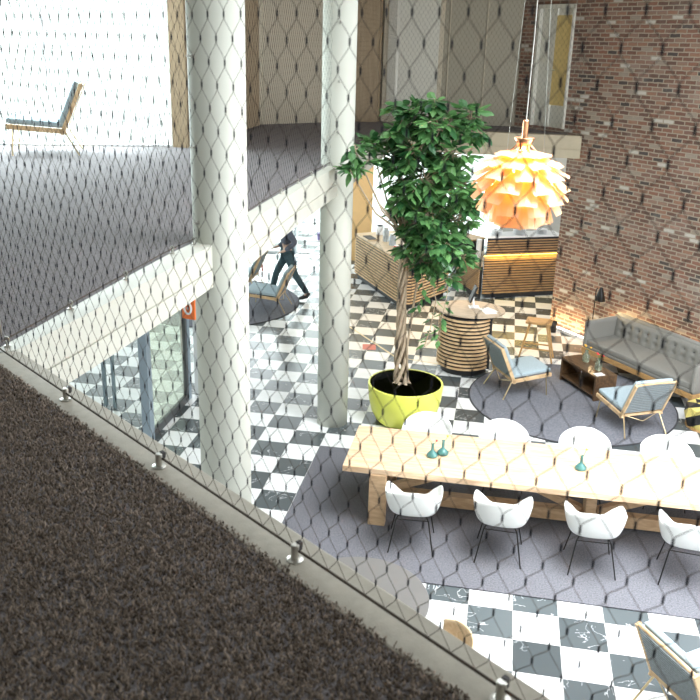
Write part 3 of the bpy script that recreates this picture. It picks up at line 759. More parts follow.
for z, r in ((.28, .09), (.12, .26), (-.05, .28), (-.2, .2)): fm.tube([(r*math.cos(2*PI*k/24), r*math.sin(2*PI*k/24), z) for k in range(25)], .005, 5)
for k in range(6):
    a = PI*k/3; fm.tube([(.05*math.cos(a), .05*math.sin(a), .38), (.2*math.cos(a), .2*math.sin(a), .22), (.28*math.cos(a), .28*math.sin(a), -.02), (.16*math.cos(a), .16*math.sin(a), -.26)], .005, 5)
fm.build('frame', copper, pl)
MB().lathe([(0, .33), (.03, .335), (.055, .37), (.085, .43), (.08, .432), (.03, .39), (.024, .40), (.024, .56), (.018, .57), (0, .57)], n=24).build('canopy_cup', copper, pl, smooth=True)
MB().lathe([(0, -.10), (.04, -.07), (.055, 0), (.04, .06), (.02, .1), (0, .1)], n=16).build('bulb', bulb_m, pl, smooth=True)
MB().tube([(0, 0, .56), (.006, 0, 1.2), (0, 0, ZC-LZ)], .006, 6).build('cord', steel, pl)
for sx in (-.13, .16):
    MB().tube([(sx, -.05, .33), (sx*.35, 0, ZC-LZ)], .0025, 5).build('suspension_wire', steel, pl)
MB().lathe([(.10, ZC-LZ-.05), (.10, ZC-LZ), (0, ZC-LZ)], n=24).build('ceiling_rose', copper, pl)

# ------------------------------------------------------------------ armless lounge chairs
def lounge():
    t = thing('lounge_chair', '', 'chair')
    fr = MB(); pf, pj, pb = Vector((.38, 0, .385)), Vector((-.31, 0, .325)), Vector((-.55, 0, .87))
    for s in (-1, 1):
        y = s*.335
        fr.bar((pf.x, y, pf.z-.03), (pj.x+.02, y, pj.z-.03), .03, .06)
        fr.bar((pj.x+.03, y, pj.z-.06), (pb.x, y, pb.z), .03, .055)
        fr.box((pj.x+.02, y, pj.z-.03), (.075, .03, .075), 0, 0, .3)
    fr.bar((.36, -.335, .35), (.36, .335, .35), .04, .04); fr.bar((-.30, -.335, .30), (-.30, .335, .30), .04, .04)
    fr.tube([(-.545, -.335, .86), (-.558, -.17, .875), (-.561, 0, .88), (-.558, .17, .875), (-.545, .335, .86)], .018, 8)
    fr.build('frame', ash, t, bevel=.006)
    w = MB()
    for k in range(15):
        f = k/14; p = pj+(pb-pj)*(.06+.9*f); w.tube([(p.x-.005, -.33, p.z), (p.x-.012, .33, p.z)], .011, 5)
    w.build('back_webbing', cord_m, t)
    c = MB(); rbox(c, (.03, 0, .0), (.68, .64, .075), .03, puff=.012)
    o = c.build('seat_cushion', blue_cush, t, smooth=True); o.location = (.01, 0, .395); o.rotation_euler = (0, -.085, 0)
    c = MB(); rbox(c, (0, 0, 0), (.57, .63, .07), .03, puff=.012)
    o = c.build('back_cushion', blue_cush, t, smooth=True); o.location = (-.375, 0, .635); o.rotation_euler = (0, math.radians(66), 0)
    for s in (-1, 1):
        MB().tube([(.30, s*.30, .36), (.33, s*.33, 0)], .010, 8).build('leg', brass, t)
        MB().tube([(-.30, s*.30, .30), (-.47, s*.35, 0)], .010, 8).build('leg', brass, t)
    MB().tube([(-.30, -.3, .3), (-.36, 0, .2), (-.30, .3, .3)], .006, 6).build('cross_wire', brass, t)
    return t
lc0 = lounge()
lcs = [((3.22, 2.36, .021), math.radians(28), 'light wood lounge chair with blue grey cushions beside the round wooden podium'),
       ((4.84, 1.37, .021), math.radians(117), 'light wood lounge chair with pale cushions seen from behind in front of the sofa'),
       ((4.76, -4.73, 0), math.radians(32), 'light wood lounge chair with corded back cut off at the bottom right corner'),
       ((-2.05, 5.68, .021), math.radians(182), 'wood lounge chair in front of the walking person on the left round rug'),
       ((-3.02, 6.95, .021), math.radians(182), 'lounge chair half hidden by the left column, furthest back on the left round rug'),
       ((-3.72, .10, Z2), math.radians(204), 'slim wood lounge chair alone on the upper floor by the bright window')]
for i, (l, rz, lab) in enumerate(lcs):
    if i == 0: lc0.location = l; lc0.rotation_euler = (0, 0, rz); lc0['label'] = lab
    else:
        o = dup(lc0, l, rz, lab)
        if l[2] == Z2: o.scale = (1.1, 1.1, 1.1)

# ------------------------------------------------------------------ slatted counters
def wall_slats(mb, p, q, z0, z1, step=.066, h=.029, d=.03, out=1):
    p, q = Vector(p), Vector(q); dd = q-p; a = math.atan2(dd.y, dd.x); n = Vector((dd.y, -dd.x)).normalized()*out; c = (p+q)/2+n*d/2
    z = z0+h/2
    while z+h/2 <= z1+1e-6:
        mb.box((c.x, c.y, z), (dd.length, d, h), a); z += step
def poly_in(poly, k):
    cx = sum(p[0] for p in poly)/len(poly); cy = sum(p[1] for p in poly)/len(poly)
    out = []
    for x, y in poly:
        v = Vector((cx-x, cy-y)); v = v.normalized()*k; out.append((x+v.x, y+v.y))
    return out
bc = thing('bar_counter', 'light slatted wood bar counter on the left behind the tree', 'counter', (0, 0, 0))
bp = [(-.68, 8.72), (.70, 6.42), (.80, 6.33), (.93, 6.38), (1.62, 7.62), (1.45, 7.95), (.95, 8.3), (.2, 9.3)]
MB().prism(bp, .1, 1.03).build('body', black, bc); MB().prism(poly_in(bp, .08), 0, .1).build('plinth', black, bc)
sl = MB()
for i in (0, 1, 2, 3): wall_slats(sl, bp[i], bp[i+1], .13, 1.03)
wall_slats(sl, bp[7], bp[0], .13, 1.03); wall_slats(sl, bp[4], bp[5], .13, 1.03)
sl.build('slats', slat_w, bc); MB().prism(poly_in(bp, -.05), 1.035, 1.075).build('worktop', slat_top, bc, bevel=.005)
b2 = thing('bar_counter', 'dark slatted wood bar counter with a gold lit ledge by the brick wall', 'counter', (0, 0, 0))
q0, q1 = (2.40, 7.60), (4.15, 8.40); dq = (Vector(q1)-Vector(q0)).normalized(); nq = Vector((-dq.y, dq.x))
def off(p, k): return (p[0]+nq.x*k, p[1]+nq.y*k)
MB().prism([q0, q1, off(q1, .8), (2.42, 8.5)], .1, .92).prism([(2.44, 7.79), off(q1, .14), off(q1, .5), (2.44, 8.2)], .92, 1.36).build('body', black, b2)
MB().prism([(2.48, 7.72), off(q1, .06), off(q1, .7), (2.48, 8.4)], 0, .1).build('plinth', black, b2)
sl = MB(); wall_slats(sl, q0, q1, .13, .92, .058, .028); wall_slats(sl, (2.44, 7.79), off(q1, .14), .99, 1.34, .058, .026);
sl.build('slats', wood('bar_slat_wood', (.36, .20, .08), (.50, .30, .13), (2, 2, 6)), b2)
MB().prism([(2.41, 7.575), off(q1, -.03), off(q1, .14), (2.41, 7.775)], .92, .945).build('ledge', honey, b2)
lg = MB(); c = Vector(off(((q0[0]+q1[0])/2, (q0[1]+q1[1])/2), .125)); lg.box((c.x, c.y, .965), ((Vector(q1)-Vector(q0)).length-.1, .012, .02), math.atan2(dq.y, dq.x)); lg.build('ledge_light', led_gold, b2)
MB().prism([(2.42, 7.74), off(q1, .1), off(q1, .62), (2.42, 8.3)], 1.36, 1.395).build('worktop', white_m, b2, bevel=.004)
b3 = thing('side_counter', 'low slatted side counter with wood top joining the dark bar', 'counter', (0, 0, 0))
sp_ = [(1.78, 8.62), (2.33, 7.60), (2.375, 7.63), (2.375, 8.55), (2.35, 9.3), (1.6, 9.3)]
MB().prism(sp_, .1, .74).build('body', black, b3); sl = MB(); wall_slats(sl, sp_[0], sp_[1], .12, .74, .04, .02, .025); sl.build('slats', slat_w, b3)
MB().prism(sp_, 0, .1).build('plinth', black, b3)
MB().prism(poly_in(sp_, -.02), .745, .775).build('worktop', slat_top, b3)
# things on the counters
t = thing('espresso_machine', 'black espresso machine with a wooden top shelf on the side counter', 'coffee machine', (1.98, 8.95, .78), -.7)
MB().box((0, 0, .17), (.62, .42, .30)).build('body', black, t, bevel=.01)
MB().box((0, 0, .335), (.66, .46, .03)).build('cup_shelf', honey, t)
MB().box((0, -.25, .03), (.5, .12, .03)).build('drip_tray', steel, t)
for s in (-.15, .15): MB().tube([(s, -.2, .17), (s, -.28, .16), (s, -.38, .15)], .014, 8).build('handle', blk_metal, t)
def jar(x, y, z, r, h, m, lid, label, name='storage_jar', cat='jar', group=None):
    t = thing(name, label, cat, (x, y, z), 0, group)
    MB().lathe([(0, 0), (r, 0), (r*1.02, h*.1), (r, h*.75), (r*.75, h*.9), (r*.7, h)], n=18).build('jar', m, t, smooth=True)
    MB().lathe([(r*.76, h*.97), (r*.78, h*1.06), (0, h*1.08)], n=18).build('lid', lid, t)
    return t
jar(-.12, 8.75, 1.075, .09, .22, white_m, black, 'white round canister with a black lid at the far end of the left bar')
jar(.12, 8.1, 1.075, .07, .30, mat('frosted_glass', (.62, .68, .72), .2, trans=.4), steel, 'tall frosted jar on the left bar counter')
jar(.32, 7.75, 1.075, .08, .24, mat('frosted_glass_b', (.55, .62, .68), .2, trans=.4), steel, 'short frosted jar beside the tall one on the left bar counter')
jar(.48, 7.2, 1.075, .06, .12, mat('red_pot', (.6, .05, .05), .4), white_m, 'small red jar with white lid on the left bar counter')
t = thing('order_tray', 'shallow wooden tray with black insert at the far end of the left bar', 'tray', (-.28, 8.24, 1.075), -1.05)
MB().box((0, 0, .012), (.5, .3, .024)).build('base', slat_top, t, bevel=.006); MB().box((0, 0, .03), (.4, .2, .015)).build('insert', black, t)
t = thing('napkin_stack', 'stack of white napkins on the left bar counter', 'napkins', (.68, 6.85, 1.075), .5)
for k in range(4): MB().box((0, 0, .01+.02*k), (.2, .2, .018), .06*k).build('napkin', white_m, t)
t = thing('paper_roll', 'tall white paper towel roll standing on the low side counter', 'paper roll', (2.26, 7.98, .78))
MB().lathe([(0, 0), (.075, 0), (.075, .012), (0, .012)], n=20).build('stand', steel, t); MB().lathe([(.015, .012), (.062, .012), (.062, .5), (.015, .5)], n=20).build('roll', white_m, t, smooth=False)
for k, (u, w, h, lab) in enumerate(((.40, .26, .10, 'left'), (.95, .30, .13, 'middle'), (1.5, .26, .10, 'right'))):
    p = Vector(off(q0, .33))+dq*u
    t = thing('plate_stack', 'stack of white plates on the dark bar counter under the lamp, %s of three' % lab, 'plates', (p.x, p.y, 1.395), 0, 'white plate stacks on the dark bar')
    for j in range(4):
        MB().lathe([(0, .008), (w*.3, .004), (w*.48, .018), (w*.5, .024), (w*.3, .012), (0, .014)], (0, 0, j*h/4), 28).build('plate', white_m, t, smooth=True)

# ------------------------------------------------------------------ round podium
pz = 1.06
po = thing('host_stand', 'round slatted wooden host stand in the middle of the floor', 'podium', (2.25, 3.17, 0))
def arc(r, a0, a1, n): return [(r*math.cos(a0+(a1-a0)*i/n), r*math.sin(a0+(a1-a0)*i/n)) for i in range(n+1)]
MB().prism(arc(.44, math.radians(-10), math.radians(-345), 40)[::-1], .1, pz-.03).build('core', black, po)
MB().lathe([(.40, 0), (.40, .1), (0, .1)], n=40).build('plinth', black, po)
for k in range(14):
    z = .12+k*.066; A_ = arc(.445, math.radians(-22), math.radians(-330), 44); B_ = arc(.475, math.radians(-22), math.radians(-330), 44); n = 45
    vs = [(x, y, zz) for zz in (z, z+.03) for P_ in (A_, B_) for x, y in P_]
    fs = []
    for i in range(44): fs += [(n+i, n+i+1, 3*n+i+1, 3*n+i), (i+1, i, 2*n+i, 2*n+i+1), (2*n+i, 3*n+i, 3*n+i+1, 2*n+i+1), (i, i+1, n+i+1, n+i)]
    fs += [(0, n, 3*n, 2*n), (44, 2*n+44, 3*n+44, n+44)]
    MB().add(vs, fs).build('slat', slat_w, po)
MB().bar((.43, -.2, .1), (.43, -.2, pz-.02), .05, .06).build('dark_opening', black, po)  # black bar put in for the shade of the side opening
tp = MB(); pts = [(.56*math.cos(a)*1.06+.06, .50*math.sin(a)+.05) for a in [2*PI*k/56 for k in range(56)]]
tp.prism(pts, pz, pz+.03).build('top', wood('podium_top', (.42, .33, .24), (.55, .45, .34), (2, 8, 8)), po, bevel=.006)
t = thing('tablet_stand', 'dark tablet on a slim white stand on the host stand', 'tablet', (2.36, 3.32, pz+.03), .2)
MB().box((0, 0, .006), (.18, .16, .012)).build('base', white_m, t); MB().bar((0, .02, .01), (-.02, 0, .2), .03, .015).build('neck', white_m, t)
MB().box((-.03, 0, .24), (.03, .20, .30), 0, 0, .35).build('screen', black, t, bevel=.004)
t = thing('paper_sheet', 'loose grey sheets of paper lying on the host stand', 'paper', (2.62, 3.12, pz+.03), .4)
MB().box((0, 0, .002), (.21, .29, .004)).build('sheet', white_m, t); MB().box((.02, .05, .0055), (.21, .29, .003), .3).build('sheet', white_m, t)

# ------------------------------------------------------------------ bar stool
st = thing('bar_stool', 'oak bar stool with splayed legs against the brick wall', 'stool', (3.53, 3.98, 0), -.12)
c = MB(); rbox(c, (0, 0, .715), (.46, .34, .05), .02); c.build('seat', honey, st, smooth=True)
for sx, sy in ((-1, -1), (1, -1), (1, 1), (-1, 1)):
    MB().tube([(sx*.15, sy*.10, .70), (sx*.30, sy*.17, 0)], [.022, .015], 8).build('leg', honey, st)
for s in (-1, 1):
    MB().bar((-.25, s*.145, .23), (.25, s*.145, .23), .02, .025).build('rung', honey, st)
    MB().bar((s*.225, -.135, .33), (s*.225, .135, .33), .02, .025).build('rung', honey, st)

# ------------------------------------------------------------------ sofa (origin at left end, x along wall, y towards the wall)
SL, SD = 2.5, .86
so_p = wp(1.50, 1.0)
so = thing('sofa', 'long grey upholstered sofa with buttoned back along the brick wall', 'sofa', (so_p[0], so_p[1], .0), WANG-.06)
rl = MB(); rl.bar((.02, .03, .25), (SL-.02, .03, .25), .05, .09).bar((.02, SD-.05, .25), (SL-.02, SD-.05, .25), .05, .09).bar((.03, 0, .25), (.03, SD, .25), .05, .09).bar((SL-.03, 0, .25), (SL-.03, SD, .25), .05, .09)
rl.build('base_rail', honey, so, bevel=.006)
for x in (.05, SL-.05):
    for y in (.05, SD-.06): MB().box((x, y, .11), (.07, .07, .22)).build('leg', honey, so, bevel=.006)
c = MB(); rbox(c, (SL/2, SD/2, .325), (SL-.02, SD-.02, .08), .03); c.build('seat_base', sofa_f, so, smooth=True)
c = MB(); rbox(c, (SL/2, .36, .40), (SL-.18, .70, .13), .045, puff=.015); c.build('seat_cushion', sofa_f, so, smooth=True)
# buttoned back
NBX, NBZ = 11, 2
def backf(u, v):
    x = .02+(SL-.04)*u; z = .32+.50*v; dd = 0
    for k in range(NBX):
        for j in range(NBZ):
            bx_ = .25+(SL-.5)*k/(NBX-1); bz = .56+.13*j; r2 = (x-bx_)**2+(z-bz)**2; dd += math.exp(-r2/.0022)
    edge = (1-abs(2*u-1)**14)*(1-abs(2*v-1)**8)
    return (x, SD-.13-.05*edge+.03*dd-.05*(1-v), z)
vs, fs = grid(backf, 120, 24); bkm = MB().add(vs, fs)
bkm.box((SL/2, SD-.055, .57), (SL-.04, .11, .50)); bkm.tube([(.04, SD-.09, .82), (SL-.04, SD-.09, .82)], .045, 10)
bk_o = bkm.build('backrest', sofa_f, so, smooth=True)
bm_ = MB()
for k in range(NBX):
    for j in range(NBZ):
        x = .25+(SL-.5)*k/(NBX-1); z = .56+.13*j
        bm_.lathe([(0, -.008), (.014, -.004), (.014, .004), (0, .008)], (x, SD-.165, z), 8)
bm_.build('buttons', mat('button_fabric', (.08, .08, .075), .9), bk_o)
for x in (.05, SL-.05):
    c = MB(); rbox(c, (x, SD/2-.01, .55), (.10, SD-.02, .50), .045); c.build('armrest', sofa_f, so, smooth=True)

# ------------------------------------------------------------------ floor lamp behind sofa
fp = wp(1.05, .28)
fl_ = thing('floor_lamp', 'slim black floor lamp with a cone shade behind the sofa', 'lamp', (fp[0], fp[1], 0))
MB().lathe([(0, 0), (.13, 0), (.13, .015), (.02, .025), (0, .025)], n=28).build('base', blk_metal, fl_)
MB().tube([(0, 0, .02), (0, 0, 1.12), (.02, -.02, 1.2)], .009, 8).build('pole', blk_metal, fl_)
sh = MB(); sh.lathe([(.02, .30), (.03, .29), (.10, .05), (.098, .045)], (.08, -.07, .92), 24); sh.build('shade', blk_metal, fl_, smooth=True)
MB().lathe([(0, .05), (.085, .06), (0, .09)], (.08, -.07, .915), 20).build('diffuser', led_white, fl_)
# ------------------------------------------------------------------ coffee table with bottles
CT = Vector((4.33, 2.66)); ca = math.radians(-60)
ct = thing('coffee_table', 'low dark wood box coffee table in front of the sofa', 'table', (CT.x, CT.y, .018), ca)
MB().box((0, 0, .395), (1.0, .40, .04)).build('top', dark_wood, ct, bevel=.004)
for s in (-1, 1): MB().box((s*.48, 0, .19), (.04, .40, .38)).build('side_panel', dark_wood, ct, bevel=.004)
MB().box((0, 0, .08), (.92, .38, .03)).build('shelf', dark_wood, ct)
MB().box((.05, .17, .23), (.86, .02, .28)).build('back_panel', dark_wood, ct)
def on_ct(u, v):
    return (CT.x+u*math.cos(ca)-v*math.sin(ca), CT.y+u*math.sin(ca)+v*math.cos(ca), .433)
gl = mat('bottle_glass', (.45, .50, .38), .05, trans=.75)
for u, v, lab, pet in ((-.18, .06, 'clear glass bottle with dry stems on the coffee table, nearest the sofa arm', org_m), (.22, .02, 'clear glass jar with a red flower on the near end of the coffee table', red_m)):
    x, y, z = on_ct(u, v); t = thing('glass_vase', lab, 'vase', (x, y, z))
    MB().lathe([(0, 0), (.055, 0), (.06, .02), (.058, .11), (.03, .15), (.026, .19), (.03, .2)], n=22).build('jar', gl, t, smooth=True)
    s_ = MB(); f_ = MB()
    for k in range(3):
        a = k*2.1; e = (.06*math.cos(a), .06*math.sin(a), .25+.02*k); s_.tube([(0, 0, .03), (.01, 0, .18), e], .003, 5)
        f_.lathe([(0, -.015), (.018, -.006), (.018, .006), (0, .015)], e, 10)
    s_.build('stem', green_m, t); f_.build('flower', pet, t)
x, y, z = on_ct(.40, -.08)
t = thing('glare_card', 'small white card standing in for glare at the end of the coffee table', 'card', (x, y, z), ca); MB().box((0, 0, .002), (.12, .16, .004)).build('card', white_m, t)  # white sheet added as the glare on the near corner of the top
# light strip and small black lamp at the wall foot
sa, sb = Vector(wp(-.28, .05)), Vector(wp(.78, .07)); mdp = (sa+sb)/2
t = thing('light_strip', 'long glowing white light strip with a red end along the foot of the brick wall', 'light', (mdp.x, mdp.y, 0), math.atan2((sb-sa).y, (sb-sa).x))
ln = (sb-sa).length
MB().box((0, 0, .03), (ln, .06, .06)).build('housing', white_m, t); MB().box((-.03, -.0, .064), (ln-.12, .045, .01)).build('diffuser', led_white, t); MB().box((ln/2-.03, 0, .066), (.06, .05, .014)).build('end_cap', led_red, t)
p = wp(.02, .22); t = thing('black_uplight', 'small black cylinder uplight standing beside the light strip and the stool', 'pot', (p[0], p[1], 0))
MB().lathe([(0, 0), (.06, 0), (.07, .22), (.064, .22), (.058, .18), (0, .18)], n=24).build('pot', black, t, smooth=True)
# faceted pouf at right edge
t = thing('patchwork_pouf', 'gold and dark triangle patterned pouf beside the end of the sofa', 'pouf', (6.03, 1.58, 0), .3)
mb = MB(); n = 8; R0 = [(.30, 0), (.36, .16), (.34, .32), (.22, .40)]
for lv in range(3):
    for k in range(n):
        a0, a1 = 2*PI*k/n, 2*PI*(k+1)/n; r0, z0 = R0[lv]; r1, z1 = R0[lv+1]
        A_ = (r0*math.cos(a0), r0*math.sin(a0), z0); B_ = (r0*math.cos(a1), r0*math.sin(a1), z0); C_ = (r1*math.cos(a1), r1*math.sin(a1), z1); D2 = (r1*math.cos(a0), r1*math.sin(a0), z1)
        mb.add([A_, B_, C_], [(0, 1, 2)], (k+lv) % 2); mb.add([A_, C_, D2], [(0, 1, 2)], (k+lv+1) % 2)
for k in range(n):
    a0, a1 = 2*PI*k/n, 2*PI*(k+1)/n; mb.add([(0, 0, .41), (.22*math.cos(a0), .22*math.sin(a0), .40), (.22*math.cos(a1), .22*math.sin(a1), .40)], [(0, 1, 2)], k % 2)
mb.build('cover', [gold_patch, black], t); MB().lathe([(.29, 0), (.31, 0), (.31, .03), (.29, .03)], n=24, cap=False).build('wood_rim', honey, t)

# ------------------------------------------------------------------ foreground round table + plywood chair
ft = thing('round_table', 'round grey topped table at the lower middle behind the balcony edge', 'table', (1.742, -4.72, 0))
MB().lathe([(0, .705), (.60, .705), (.627, .72), (.627, .735), (.62, .74), (0, .74)], n=80).build('top', grey_lino, ft)
MB().lathe([(.035, .02), (.035, .70), (.12, .705)], n=24).build('pedestal', blk_metal, ft); MB().lathe([(0, 0), (.30, 0), (.30, .012), (.05, .03), (0, .03)], n=40).build('base', blk_metal, ft)
pc = thing('plywood_chair', 'curved plywood chair beside the round grey table', 'chair', (2.49, -5.20, 0), math.radians(205))
def pb(u, v):
    a = math.radians(-62+124*u); r = .27+.02*v; return (-.02-r*math.cos(a)*.9, r*math.sin(a), .50+.31*v-.05*abs(2*u-1)**3*v)
vs, fs = grid(pb, 24, 8); MB().add(vs, fs).build('backrest', plywood, pc, smooth=True, solid=.014)
def ps(u, v): return (-.20+.42*u, (-.21+.42*v)*(1+.1*u), .455-.02*math.sin(PI*u)+(.02*abs(2*v-1)**2)-(.03*max(0, u-.8)/.2))
vs, fs = grid(ps, 14, 14); MB().add(vs, fs).build('seat', plywood, pc, smooth=True, solid=.014)
for sx, sy in ((1, 1), (1, -1), (-1, 1), (-1, -1)): MB().tube([(sx*.13, sy*.14, .45), (sx*.2, sy*.21, 0)], [.016, .012], 8).build('leg', plywood, pc)
for s in (-1, 1): MB().bar((-.16, s*.12, .44), (-.26, s*.1, .55), .03, .012).build('back_strut', plywood, pc)

# ------------------------------------------------------------------ orange call sign under the beam
sg = thing('wall_sign', 'orange sign with a white ring under the left beam', 'sign', (-.60, -2.55, 2.60), math.radians(-14))
MB().box((0, 0, 0), (.17, .05, .26)).build('panel', sign_or, sg, bevel=.01)
rg = MB()
pts = [(.045*math.cos(a), -.027, .065*math.sin(a)) for a in [2*PI*k/20 for k in range(21)]]
rg.tube(pts, .013, 6); rg.tube([(0, -.027, .012), (0, -.027, -.012)], .012, 6); rg.build('ring_mark', white_m, sg)
MB().bar((0, .02, .1), (0, .03, .92), .03, .03).build('hanger', steel, sg)
# shelves rack seen through to the bright window
def rack(x, y, rz, label):
    t = thing('display_rack', label, 'shelf', (x, y, 0), rz)
    for sx in (-.45, .45):
        for sy in (-.15, .15): MB().box((sx, sy, 1.0), (.025, .025, 2.0)).build('post', frame_m, t)
    for z in (.25, .7, 1.15, 1.6, 1.97): MB().box((0, 0, z), (.92, .34, .022)).build('shelf', slat_w if z > 1.9 else white_m, t)
    return t
rack(-1.95, 9.4, 0, 'thin framed display rack in front of the bright rear window')
for x, z, m, lab in ((-2.2, 1.171, mat('blue_box', (.08, .2, .6), .5), 'small blue box on the display rack, middle shelf'), (-1.8, 1.621, mat('tan_box', (.6, .42, .25), .6), 'small tan box on the display rack, upper shelf'), (-1.7, .721, mat('purple_box', (.3, .25, .5), .6), 'small purple box on the display rack, lower shelf')):
    t = thing('storage_box', lab, 'box', (x, 9.4, z), .1); MB().box((0, 0, .07), (.16, .14, .14)).build('carton', m, t); MB().box((0, 0, .148), (.17, .15, .018)).build('lid', m, t)
t = thing('coat_hook_frame', 'thin red bentwood frame standing near the bright rear window', 'rack', (-3.2, 8.6, 0), .3)
MB().tube([(-.2, 0, 0), (-.17, 0, .9), (-.1, 0, 1.1), (.1, 0, 1.1), (.17, 0, .9), (.2, 0, 0)], .022, 8).build('frame', terracotta, t, smooth=True); MB().tube([(-.18, 0, .5), (.18, 0, .5)], .014, 6).build('rail', terracotta, t)

# ------------------------------------------------------------------ walking person (faces -x)
def skinned(name, nodes, edges, m, parent, levels=2):
    me = bpy.data.meshes.new(name); me.from_pydata([n[0] for n in nodes], edges, [])
    me.materials.append(m); o = bpy.data.objects.new(name, me); C.objects.link(o); o.parent = parent
    o.modifiers.new('skin', 'SKIN'); sv = me.skin_vertices[0].data
    for i, n in enumerate(nodes):
        r = n[1]; sv[i].radius = r if isinstance(r, tuple) else (r, r); sv[i].use_root = (i == 0)
    s = o.modifiers.new('sub', 'SUBSURF'); s.levels = levels; s.render_levels = levels
    for p in me.polygons: p.use_smooth = True
    o.modifiers['skin'].use_smooth_shade = True
    return o
pe = thing('person', 'person walking in a dark grey jumper and blue jeans, head hidden behind the beam', 'person', (-1.80, 6.45, .016), math.radians(15))
K = 1.10
J = dict(pelvis=(0, 0, .96), hipL=(.0, -.09, .92), hipR=(.0, .09, .92), kneeL=(.16, -.09, .50), ankL=(.40, -.09, .13), toeL=(.30, -.10, .03), kneeR=(-.22, .09, .52), ankR=(-.32, .09, .08), toeR=(-.46, .10, .03),
         waist=(0, 0, 1.08), chest=(-.03, 0, 1.30), neck=(-.05, 0, 1.50), head=(-.08, 0, 1.60), crown=(-.09, 0, 1.72), shL=(-.03, -.18, 1.43), shR=(-.03, .18, 1.43), elL=(.16, -.24, 1.20), elR=(.02, .26, 1.15), wrL=(-.05, -.2, 1.03), wrR=(-.18, .22, 1.02), haL=(-.12, -.18, 1.0), haR=(-.26, .2, 1.0))
J = {k: (v[0]*K, v[1]*K, v[2]*K) for k, v in J.items()}
order = ['pelvis', 'waist', 'chest', 'neck', 'head', 'crown', 'hipL', 'kneeL', 'ankL', 'toeL', 'hipR', 'kneeR', 'ankR', 'toeR', 'shL', 'elL', 'wrL', 'haL', 'shR', 'elR', 'wrR', 'haR']
rad = dict(pelvis=.12, waist=.11, chest=.13, neck=.055, head=.09, crown=.075, hipL=.085, kneeL=.055, ankL=.04, toeL=.035, hipR=.085, kneeR=.055, ankR=.04, toeR=.035, shL=.055, elL=.042, wrL=.03, haL=.03, shR=.055, elR=.042, wrR=.03, haR=.03)
ed = [('pelvis', 'waist'), ('waist', 'chest'), ('chest', 'neck'), ('neck', 'head'), ('head', 'crown'), ('pelvis', 'hipL'), ('hipL', 'kneeL'), ('kneeL', 'ankL'), ('ankL', 'toeL'), ('pelvis', 'hipR'), ('hipR', 'kneeR'), ('kneeR', 'ankR'), ('ankR', 'toeR'), ('chest', 'shL'), ('shL', 'elL'), ('elL', 'wrL'), ('wrL', 'haL'), ('chest', 'shR'), ('shR', 'elR'), ('elR', 'wrR'), ('wrR', 'haR')]
skinned('body', [(J[k], rad[k]) for k in order], [(order.index(a), order.index(b)) for a, b in ed], skin, pe)
def subset(name, keys, add, m):
    es = [(keys.index(a), keys.index(b)) for a, b in ed if a in keys and b in keys]
    return skinned(name, [(J[k], rad[k]+add.get(k, .018)) for k in keys], es, m, pe)
subset('jeans', ['pelvis', 'hipL', 'kneeL', 'ankL', 'hipR', 'kneeR', 'ankR'], {'pelvis': .03, 'ankL': .025, 'ankR': .025, 'kneeL': .022, 'kneeR': .022}, denim)
subset('jumper', ['waist', 'chest', 'shL', 'elL', 'wrL', 'shR', 'elR', 'wrR'], {'waist': .055, 'chest': .05, 'shL': .045, 'shR': .045, 'elL': .03, 'elR': .03}, knit)
hc = Vector(J['head'])+Vector((0, 0, .05)); MB().lathe([(0, -.07), (.09, -.05), (.115, .02), (.095, .09), (.05, .125), (0, .13)], (hc.x+.025, hc.y, hc.z), 20).build('hair', hair_m, pe, smooth=True)
for s, h in ((-1, 'haL'), (1, 'haR')):
    hb = Vector(J[h])
    for k in range(4):
        y = (k-1.5)*.016; MB().tube([hb+Vector((0, y, 0)), hb+Vector((-.05, y*1.2, -.015)), hb+Vector((-.07-.006*(k in (1, 2)), y*1.2, -.045))], [.009, .0085, .007], 6).build('finger', skin, pe, smooth=True)
    MB().tube([hb+Vector((.01, -s*.025, 0)), hb+Vector((-.02, -s*.05, -.005)), hb+Vector((-.045, -s*.052, -.02))], [.011, .009, .007], 6).build('thumb', skin, pe, smooth=True)
for a, tt in (('ankL', 'toeL'), ('ankR', 'toeR')):
    A_ = Vector(J[a]); B_ = Vector(J[tt]); dirn = (B_-A_).normalized(); c = MB()
    flat = a == 'ankR'
    if flat: rbox(c, (A_.x-.06, A_.y, .045), (.28, .10, .09), .04)
    else:
        c.tube([A_+Vector((.03, 0, .02)), A_+Vector((-.02, 0, -.06)), B_+Vector((0, 0, .02)), B_+Vector((-.08, 0, 0))], [.05, .052, .045, .03], 10)
    c.build('shoe', black, pe, smooth=True)

# ------------------------------------------------------------------ lights
def area(name, loc, target, sx, sy, power, col):
    l = bpy.data.lights.new(name, 'AREA'); l.shape = 'RECTANGLE'; l.size = sx; l.size_y = sy; l.energy = power; l.color = col
    o = bpy.data.objects.new(name, l); C.objects.link(o); o.location = loc
    o.rotation_euler = (Vector(target)-Vector(loc)).to_track_quat('-Z', 'Y').to_euler(); return o
def point(name, loc, power, col, r=.05):
    l = bpy.data.lights.new(name, 'POINT'); l.energy = power; l.color = col; l.shadow_soft_size = r
    o = bpy.data.objects.new(name, l); C.objects.link(o); o.location = loc; return o
def spot(name, loc, target, power, col, ang=70, blend=.6, r=.05):
    l = bpy.data.lights.new(name, 'SPOT'); l.energy = power; l.color = col; l.spot_size = math.radians(ang); l.spot_blend = blend; l.shadow_soft_size = r
    o = bpy.data.objects.new(name, l); C.objects.link(o); o.location = loc
    o.rotation_euler = (Vector(target)-Vector(loc)).to_track_quat('-Z', 'Y').to_euler(); return o
DAY = (.93, .97, 1.0)
rl_ = area('rooflight', (5.6, -3.7, ZC+.1), (5.3, -3.6, 0), 3.8, 5.6, 760, DAY); rl_.data.spread = math.radians(120)
area('window_light_right', (9.4, -4.2, 3.6), (3.5, -2.2, .8), 4.0, 4.5, 420, DAY)
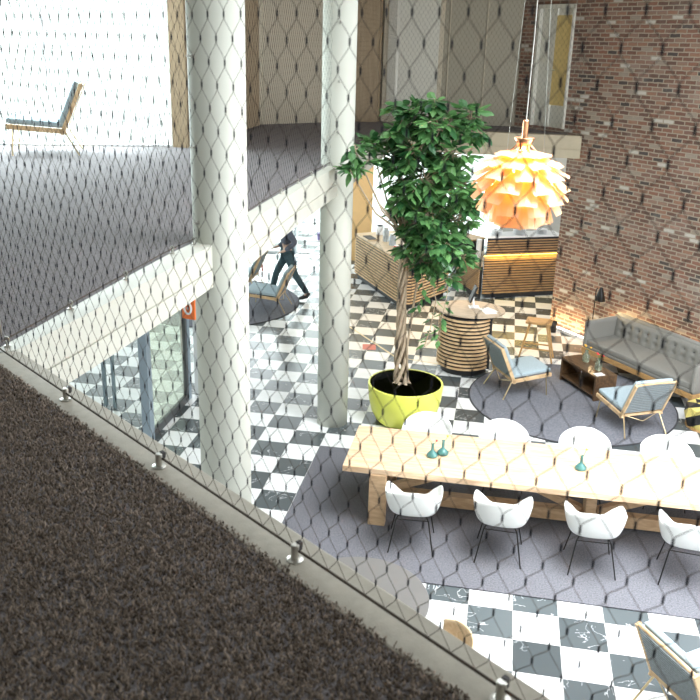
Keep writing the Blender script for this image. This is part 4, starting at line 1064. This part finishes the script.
area('window_light_upper', (-5.2, .75, 5.3), (-4.2, -3, 4.6), 5.2, 2.8, 1050, (.86, .94, 1))
area('window_light_rear', (-3.2, 10.9, 1.8), (-2.2, 5, .3), 5.0, 3.2, 230, (.9, .96, 1))
area('window_light_side', (-5.5, 1.0, 1.8), (0, .8, .5), 12, 3.2, 80, (.9, .96, 1))
WARM = (1, .66, .30)
point('pendant_bulb', (LX, LY, LZ-.02), 260, (1, .74, .30), .06)
point('pendant_bulb', (LX, LY, LZ+.16), 90, (1, .74, .30), .05)
for x, y in ((1.6, 5.0), (2.9, 5.2), (2.6, 6.6), (.9, 6.0)): spot('ceiling_spot', (x, y, 3.42), (x, y-.6, 0), 150, (1, .70, .34), 95, .8, .06)
area('bar_strip', (c.x if False else (q0[0]+q1[0])/2-.02*nq.x-.06*nq.x, (q0[1]+q1[1])/2-.08*nq.y, 1.02), ((q0[0]+q1[0])/2-.3*nq.x, (q0[1]+q1[1])/2-.3*nq.y, .3), 1.7, .05, 9, (1, .68, .14))
p = wp(1.13, .36); spot('lamp_bulb', (p[0], p[1], .95), wp(2.3, .62)+(.35,), 60, (1, .72, .38), 120, .5, .03)
p = wp(.2, .14); area('wall_wash', (p[0], p[1], .10), wp(.2, -.1)+(1.0,), 1.3, .06, 14, (1, .70, .34)).rotation_euler[2] += 0
p = wp(2.4, .07); area('sofa_wash', (p[0], p[1], .62), wp(2.4, -.2)+(1.5,), 2.3, .05, 5, (1, .68, .32))
w = bpy.data.worlds.new('world'); bpy.context.scene.world = w; w.use_nodes = True
w.node_tree.nodes['Background'].inputs[0].default_value = (.93, .98, 1, 1); w.node_tree.nodes['Background'].inputs[1].default_value = 2.2
sc = bpy.context.scene
sc.view_settings.view_transform = 'Standard'; sc.view_settings.look = 'None'; sc.view_settings.exposure = 0.08; sc.view_settings.gamma = 1
sc.cycles.use_denoising = True
sc.cycles.max_bounces = 8; sc.cycles.transparent_max_bounces = 16; sc.cycles.sample_clamp_indirect = 6
